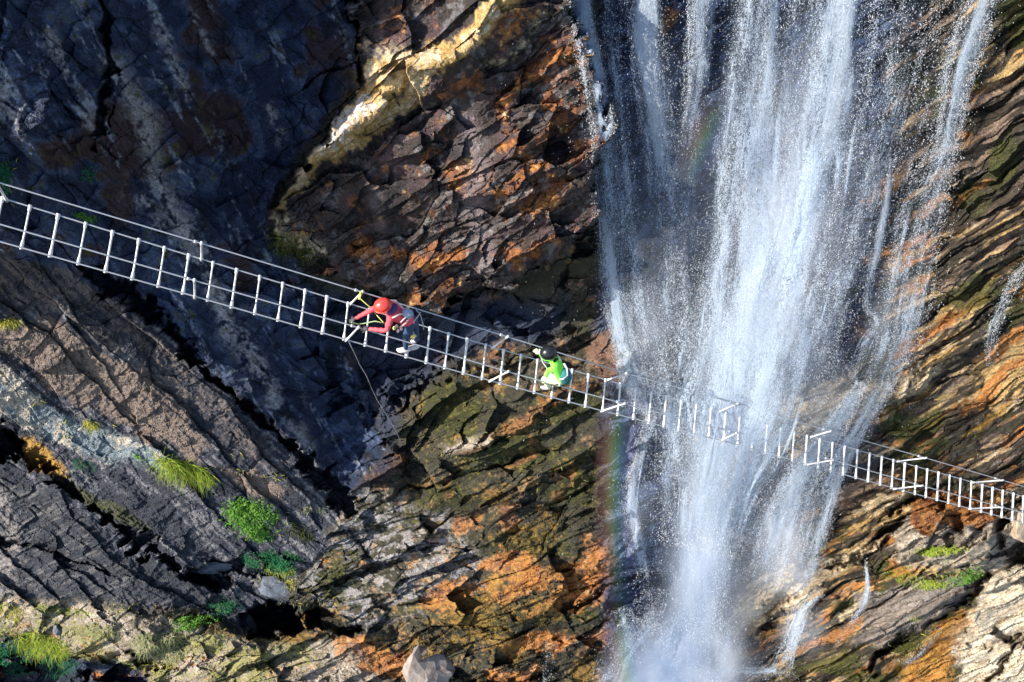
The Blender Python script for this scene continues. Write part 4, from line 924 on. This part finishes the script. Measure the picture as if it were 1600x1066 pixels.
def blades(c, nrm, ru, rv, nb, ln, droop, rr2, ang):
    V = []; F = []
    for i in range(nb):
        a = rr2.uniform(0, 6.283); q = math.sqrt(rr2.random())
        du = ru * q * math.cos(a); dv = rv * q * math.sin(a); ca, sa = math.cos(ang), math.sin(ang)
        u, v = c[0] + du * ca - dv * sa, c[1] + du * sa + dv * ca
        p = surf(u, v, -.01); L = ln * rr2.uniform(.55, 1.25)
        dr = nrm * rr2.uniform(.5, 1.0) + RIGHT * rr2.gauss(0, .55) + UP * rr2.gauss(0, .45); dr /= np.linalg.norm(dr)
        wd = np.cross(dr, FWD + RIGHT * rr2.gauss(0, .4)); wd /= np.linalg.norm(wd); wd = wd * rr2.uniform(.006, .011)
        b = len(V); pos = p
        for k in range(4):
            f_ = 1 - k / 3.4
            V += [pos - wd * f_, pos + wd * f_]
            d2 = dr + DOWN * droop * (k + .5) / 2; d2 /= np.linalg.norm(d2); pos = pos + d2 * L / 3
        for k in range(3): F.append((b + 2 * k, b + 2 * k + 1, b + 2 * k + 3, b + 2 * k + 2))
    return V, F
def leaves(c, nrm, ru, rv, nl, size, thick, rr2, ang):
    V = []; F = []; cl = [(rr2.gauss(0, .45), rr2.gauss(0, .45), rr2.uniform(.25, .5)) for _ in range(9)]
    for i in range(nl):
        cx, cy, cr = cl[rr2.randrange(9)]
        x = cx + rr2.gauss(0, cr * .7); y = cy + rr2.gauss(0, cr * .7)
        if x * x + y * y > 1.5: continue
        ca, sa = math.cos(ang), math.sin(ang); du, dv = x * ru, y * rv
        u, v = c[0] + du * ca - dv * sa, c[1] + du * sa + dv * ca
        h = thick * max(.1, 1 - (x * x + y * y) * .6) * rr2.random() ** .5
        p = surf(u, v, 0) + nrm * h
        n1 = nrm + np.array([rr2.gauss(0, .6), rr2.gauss(0, .6), rr2.gauss(0, .6) + .3]); n1 /= np.linalg.norm(n1)
        a = np.cross(n1, [rr2.gauss(0, 1), rr2.gauss(0, 1), rr2.gauss(0, 1)]); a /= np.linalg.norm(a); b_ = np.cross(n1, a)
        s_ = size * rr2.uniform(.6, 1.3); b = len(V)
        V += [p - a * s_, p + b_ * s_ * .5 + n1 * s_ * .15, p + a * s_, p - b_ * s_ * .5 + n1 * s_ * .15]; F.append((b, b + 1, b + 2, b + 3))
    return V, F
PL = [ # u, v, ru, rv, angle, kind, colour, count, size, label
 (282,728,36,8,.3,'g','lime',340,.60,"drooping yellow green grass tuft hanging from the brown slab left of the leafy bush"),
 (318,740,20,7,.5,'g','lime',110,.45,"smaller lime grass tuft drooping at the right end of the yellow green tuft"),
 (392,812,44,30,.25,'l','bright',1900,.038,"round bright green leafy bush at the lower left of the cliff"),
 (425,876,42,20,.2,'l','dark',950,.038,"dark green shaded shrub just below the bright leafy bush"),
 (440,888,24,8,.1,'g','lime',70,.28,"lime sprigs at the lower edge of the shaded shrub"),
 (450,912,14,7,0,'g','yellow',80,.22,"small yellow green grass tuft above the dark cave"),
 (305,975,42,11,-.1,'l','bright',700,.034,"low bright green plants left of the dark cave"),
 (350,945,36,14,-.2,'l','dark',420,.03,"dark green plants in shade above the low bright plants"),
 (68,1005,44,16,.2,'g','lime',460,.46,"bright lime grass clump at the bottom left corner"),
 (26,1020,34,34,0,'l','dark',620,.045,"dark bluish green shrub at the bottom left corner"),
 (95,1035,26,18,0,'g','dark',160,.4,"dark green drooping grass under the lime clump"),
 (100,955,44,7,.12,'g','lime',150,.2,"thin strip of lime grass on the pale ledge"),
 (20,955,24,14,.3,'g','yellow',120,.22,"yellow lichen like grass at the left end of the pale ledge"),
 (250,1008,44,22,.2,'g','pale',420,.3,"pale dry grass patch spread over the ledge"),
 (160,985,30,12,.2,'g','pale',150,.2,"small pale grass patch between lime strip and dry patch"),
 (240,1040,40,10,.1,'g','yellow',130,.2,"yellow green grass along the bottom edge of the ledge"),
 (14,502,18,5,0,'g','yellow',110,.22,"yellow grass tuft at the left edge below the bridge"),
 (142,662,12,6,.5,'g','yellow',70,.22,"small yellow green tuft on the blue grey slab"),
 (130,725,22,7,.3,'g','dark',60,.22,"small dark green tuft under the blue grey slab"),
 (218,715,12,4,.6,'l','bright',60,.025,"tiny green plant at the tip of the blue grey slab"),
 (133,338,18,7,.2,'l','bright',150,.03,"small green plant behind the third rung of the bridge"),
 (135,275,14,14,0,'l','dark',110,.03,"dim green plant on the dark slab above the bridge"),
 (2,280,16,34,0,'l','dark',300,.04,"dark green plant at the left edge above the bridge"),
 (455,385,36,20,.2,'g','olive',240,.28,"olive grass growing at the lower corner of the central block"),
 (490,795,22,5,0,'g','pale',50,.16,"sparse pale sprigs under the tip of the brown slab"),
 (470,830,24,10,.6,'g','olive',80,.3,"olive drooping grass right of the bright leafy bush"),
 (1470,861,42,10,-.1,'l','lime',700,.028,"bright lime plant cushion on the upper step of the pale rock at right"),
 (1425,905,46,11,.25,'g','lime',260,.16,"lime grass strip at the left of the lower step at right"),
 (1455,914,34,9,.1,'l','lime',380,.026,"lime leafy patch in the middle of the lower step at right"),
 (1500,900,38,12,-.25,'l','bright',560,.028,"bright green leafy patch at the right end of the lower step"),
 (1412,1018,26,8,-.5,'l','olive',240,.028,"dark moss plants along the lower rock at right"),
 (1432,965,10,4,0,'g','lime',40,.12,"tiny lime tuft on the grey rock below the steps"),
]
for i, (u, v, ru, rv, an, kd, colr, cnt, size, label) in enumerate(PL):
    rr2 = random.Random(100 + i); nrm = surf_n(u, v, 10) * .6 - FWD * .4 + np.array([0, 0, .25]); nrm /= np.linalg.norm(nrm)
    if kd == 'g': Vp, Fp = blades((u, v), nrm, ru, rv, int(cnt * 1.3), size, 1.3, rr2, an)
    else: Vp, Fp = leaves((u, v), nrm, ru, rv, cnt, size, .26 if cnt > 300 else .12, rr2, an)
    o_ = surf(u, v)
    ob_ = bpy.data.objects.new("grass_tuft" if kd == 'g' else "leafy_plant", None); COL.objects.link(ob_); ob_.location = o_
    fo = mesh_obj("foliage", [np.array(p) - o_ for p in Vp], Fp, LM[colr], ob_, False)
    for k in range(3):
        a = surf(u + rr2.uniform(-.5, .5) * ru, v + rr2.uniform(-.5, .5) * rv, -.03) - o_
        mesh_obj("stem", *tube([a, a + nrm * .06 + RIGHT * rr2.gauss(0, .02), a + nrm * .14 + RIGHT * rr2.gauss(0, .05)], [.008, .006, .003], 5), M_stem, ob_)
    tag(ob_, label, "plant" if kd == 'l' else "grass tuft")

GV = []; GF = []; rg = random.Random(77); GM = []
zones = [((0, 945), (360, 1005), 420, 12), ((160, 1010), (420, 1050), 200, 18), ((430, 900), (600, 960), 70, 14), ((60, 610), (240, 700), 60, 6), ((250, 705), (450, 780), 60, 8), ((380, 860), (460, 920), 80, 10),
         ((1360, 860), (1540, 900), 130, 10), ((1380, 985), (1450, 1030), 60, 14), ((420, 365), (500, 410), 110, 12), ((640, 700), (960, 760), 90, 50), ((0, 250), (30, 330), 50, 10), ((280, 720), (470, 860), 70, 16)]
for (a0, b0), (a1, b1), cnt, jit in zones:
    cl_ = [(lerp(a0, a1, rg.random()), lerp(b0, b1, rg.random())) for _ in range(max(3, cnt // 14))]
    for _ in range(cnt):
        cc_ = rg.choice(cl_); u = cc_[0] + rg.gauss(0, jit); v = cc_[1] + rg.gauss(0, jit * .4); p = surf(u, v, -.01)
        dr = -FWD * .8 + RIGHT * rg.gauss(0, .6) + UP * rg.gauss(.1, .5); dr /= np.linalg.norm(dr); wd = np.cross(dr, FWD); wd = wd / (np.linalg.norm(wd) + 1e-6) * rg.uniform(.006, .013); L = rg.uniform(.06, .20); b = len(GV); k_ = rg.randrange(3)
        for f_ in (1, .8, .1):
            GV += [p - wd * f_, p + wd * f_]; dr = dr + DOWN * .45; dr /= np.linalg.norm(dr); p = p + dr * L / 2
        GF += [(b, b + 1, b + 3, b + 2), (b + 2, b + 3, b + 5, b + 4)]; GM += [k_, k_]
gc = mesh_obj("ground_cover", GV, GF, [LM['yellow'], LM['pale'], LM['olive']], None, False); gc.data.polygons.foreach_set("material_index", GM)
tag(gc, "thin scattered grass and moss sprigs on the ledges", kind="stuff")

# ------------------------------------------------------------------ loose rocks
def rockm(name, c):
    m, n, l, b = new_mat(name); g = n.new("ShaderNodeNewGeometry")
    a = n.new("ShaderNodeTexNoise"); a.inputs["Scale"].default_value = 6; a.inputs["Detail"].default_value = 8; a.inputs["Roughness"].default_value = .7; l.new(g.outputs["Position"], a.inputs["Vector"])
    mr = n.new("ShaderNodeMapRange"); mr.inputs[1].default_value = .3; mr.inputs[2].default_value = .7; l.new(a.outputs["Fac"], mr.inputs[0])
    mx = n.new("ShaderNodeMix"); mx.data_type = 'RGBA'; mx.inputs[6].default_value = (*[x * .5 for x in c], 1); mx.inputs[7].default_value = (*[min(.8, x * 1.35) for x in c], 1); l.new(mr.outputs[0], mx.inputs[0])
    l.new(mx.outputs[2], b.inputs["Base Color"]); b.inputs["Roughness"].default_value = .8
    bp = n.new("ShaderNodeBump"); bp.inputs["Strength"].default_value = .8; bp.inputs["Distance"].default_value = .03; l.new(a.outputs["Fac"], bp.inputs["Height"]); l.new(bp.outputs[0], b.inputs["Normal"]); return m
RK = dict(pale=rockm("pale_boulder", (.24, .20, .175)), grey=rockm("grey_boulder", (.15, .145, .14)), blue=rockm("blue_grey_boulder", (.085, .10, .13)), tan=rockm("tan_boulder", (.36, .28, .2)), orange=rockm("orange_boulder", (.42, .17, .05)))
def boulder(u, v, ru, rv, ang, mk, label, group=None, seed=0, sink=.45, th=.7):
    r3 = random.Random(seed + 500); d = surf_depth(u, v); k = d / FPX
    ca, sa = math.cos(math.radians(ang)), math.sin(math.radians(ang))
    a1 = (RIGHT * ca - UP * sa) * ru * k; a2 = (RIGHT * sa + UP * ca) * rv * k; a3 = -FWD * min(ru, rv) * k * th
    bm_ = bmesh.new(); bmesh.ops.create_icosphere(bm_, subdivisions=3 if ru > 20 else 2, radius=1)
    pl = []
    for _ in range(9):
        n_ = Vector((r3.gauss(0, 1), r3.gauss(0, 1), r3.gauss(0, 1))).normalized(); pl.append((n_, r3.uniform(.38, .72)))
    V = []
    for q in bm_.verts:
        p = q.co.copy()
        for n_, o_ in pl:
            e = p.dot(n_) - o_
            if e > 0: p -= n_ * e
        p *= 1 + .03 * math.sin(p.x * 9 + seed) * math.cos(p.y * 11)
        p += Vector((r3.gauss(0, .03), r3.gauss(0, .03), r3.gauss(0, .03))); V.append(p.x * a1 * 1.5 + p.y * a2 * 1.5 + p.z * a3 * 1.5)
    F = [tuple(x.index for x in f.verts) for f in bm_.faces]; bm_.free()
    o = mesh_obj("boulder", V, F, RK[mk], None, False); o.location = at(u, v, d) - FWD * min(ru, rv) * k * th * (1 - sink)
    tag(o, label, "rock", group); return o
boulder(668,1040,42,36,15,'pale',"large pale pinkish boulder at the bottom edge below the orange rubble", seed=1, th=.8)
boulder(384,974,14,13,-20,'blue',"blue grey stone at the left mouth of the dark cave", seed=4)
boulder(338,884,26,8,-4,'blue',"flat blue grey slab lying under the dark crack left of the shaded shrub", seed=5, th=.9)
boulder(424,920,22,14,12,'blue',"blue grey stone above the cave beside the yellow green tuft", seed=6)
boulder(90,982,7,8,0,'blue',"small dark stone on the pale ledge at bottom left", seed=10)
boulder(1590,820,14,20,10,'tan',"rounded tan rock at the right edge below the bridge end", seed=11)
# ------------------------------------------------------------------ rainbow standing in the spray
def rainbow():
    m, n, l, b = new_mat("rainbow_spray")
    c = n.new("ShaderNodeAttribute"); c.attribute_name = "Col"; d = n.new("ShaderNodeAttribute"); d.attribute_name = "dens"
    tr = n.new("ShaderNodeBsdfTransparent"); df = n.new("ShaderNodeBsdfDiffuse"); l.new(c.outputs["Color"], df.inputs[0])
    ms = n.new("ShaderNodeMixShader"); l.new(d.outputs["Fac"], ms.inputs[0]); l.new(tr.outputs[0], ms.inputs[1]); l.new(df.outputs[0], ms.inputs[2]); l.new(ms.outputs[0], n["Material Output"].inputs["Surface"])
    cl = catm([(1190,60),(1128,160),(1085,260),(1040,380),(1000,500),(972,620),(962,720),(962,840),(970,940),(980,1040),(995,1120)], 120)
    dn = np.interp(np.linspace(0, 1, 120), [0, .09, .16, .23, .4, .5, .6, .68, .8, .9, 1], [0, 0, .13, 0, 0, .03, .17, .12, .03, .26, .34])
    tg = np.gradient(cl, axis=0); tg /= np.linalg.norm(tg, axis=1)[:, None]; nn = np.stack([-tg[:, 1], tg[:, 0]], 1)
    m_ = 17; ss = np.linspace(-1, 1, m_); uu = cl[:, None, 0] - nn[:, None, 0] * ss[None] * -34; vv = cl[:, None, 1] - nn[:, None, 1] * ss[None] * -34
    # find which side is left (outer, red)
    side = np.sign((uu[:, -1] - uu[:, 0]).mean())
    cols = np.array([[.75, .10, .05], [.75, .10, .05], [.85, .38, .05], [.75, .70, .08], [.15, .60, .15], [.08, .45, .60], [.10, .18, .65], [.25, .10, .55], [.25, .10, .55]])
    cols = cols * .65 + .22; x = np.linspace(0, 8, m_); x = x if side > 0 else x[::-1]
    cc = np.stack([np.interp(x, range(9), cols[:, k]) for k in range(3)], 1)
    CC = np.broadcast_to(cc[None], (120, m_, 3)).reshape(-1, 3)
    DD = (dn[:, None] * (1 - np.abs(ss[None])) ** .8).ravel()
    P_ = at(uu, vv, smooth_depth(uu, vv) - 2.6).reshape(-1, 3); id_ = np.arange(120 * m_).reshape(120, m_)
    q = np.stack([id_[:-1, :-1].ravel(), id_[:-1, 1:].ravel(), id_[1:, 1:].ravel(), id_[1:, :-1].ravel()], 1)
    o = np_mesh("rainbow", P_, q, m, True); add_attr(o.data, "Col", CC, 'COLOR'); add_attr(o.data, "dens", DD)
    tag(o, "faint broken rainbow arc in the spray along the left edge of the waterfall", kind="stuff")
rainbow()
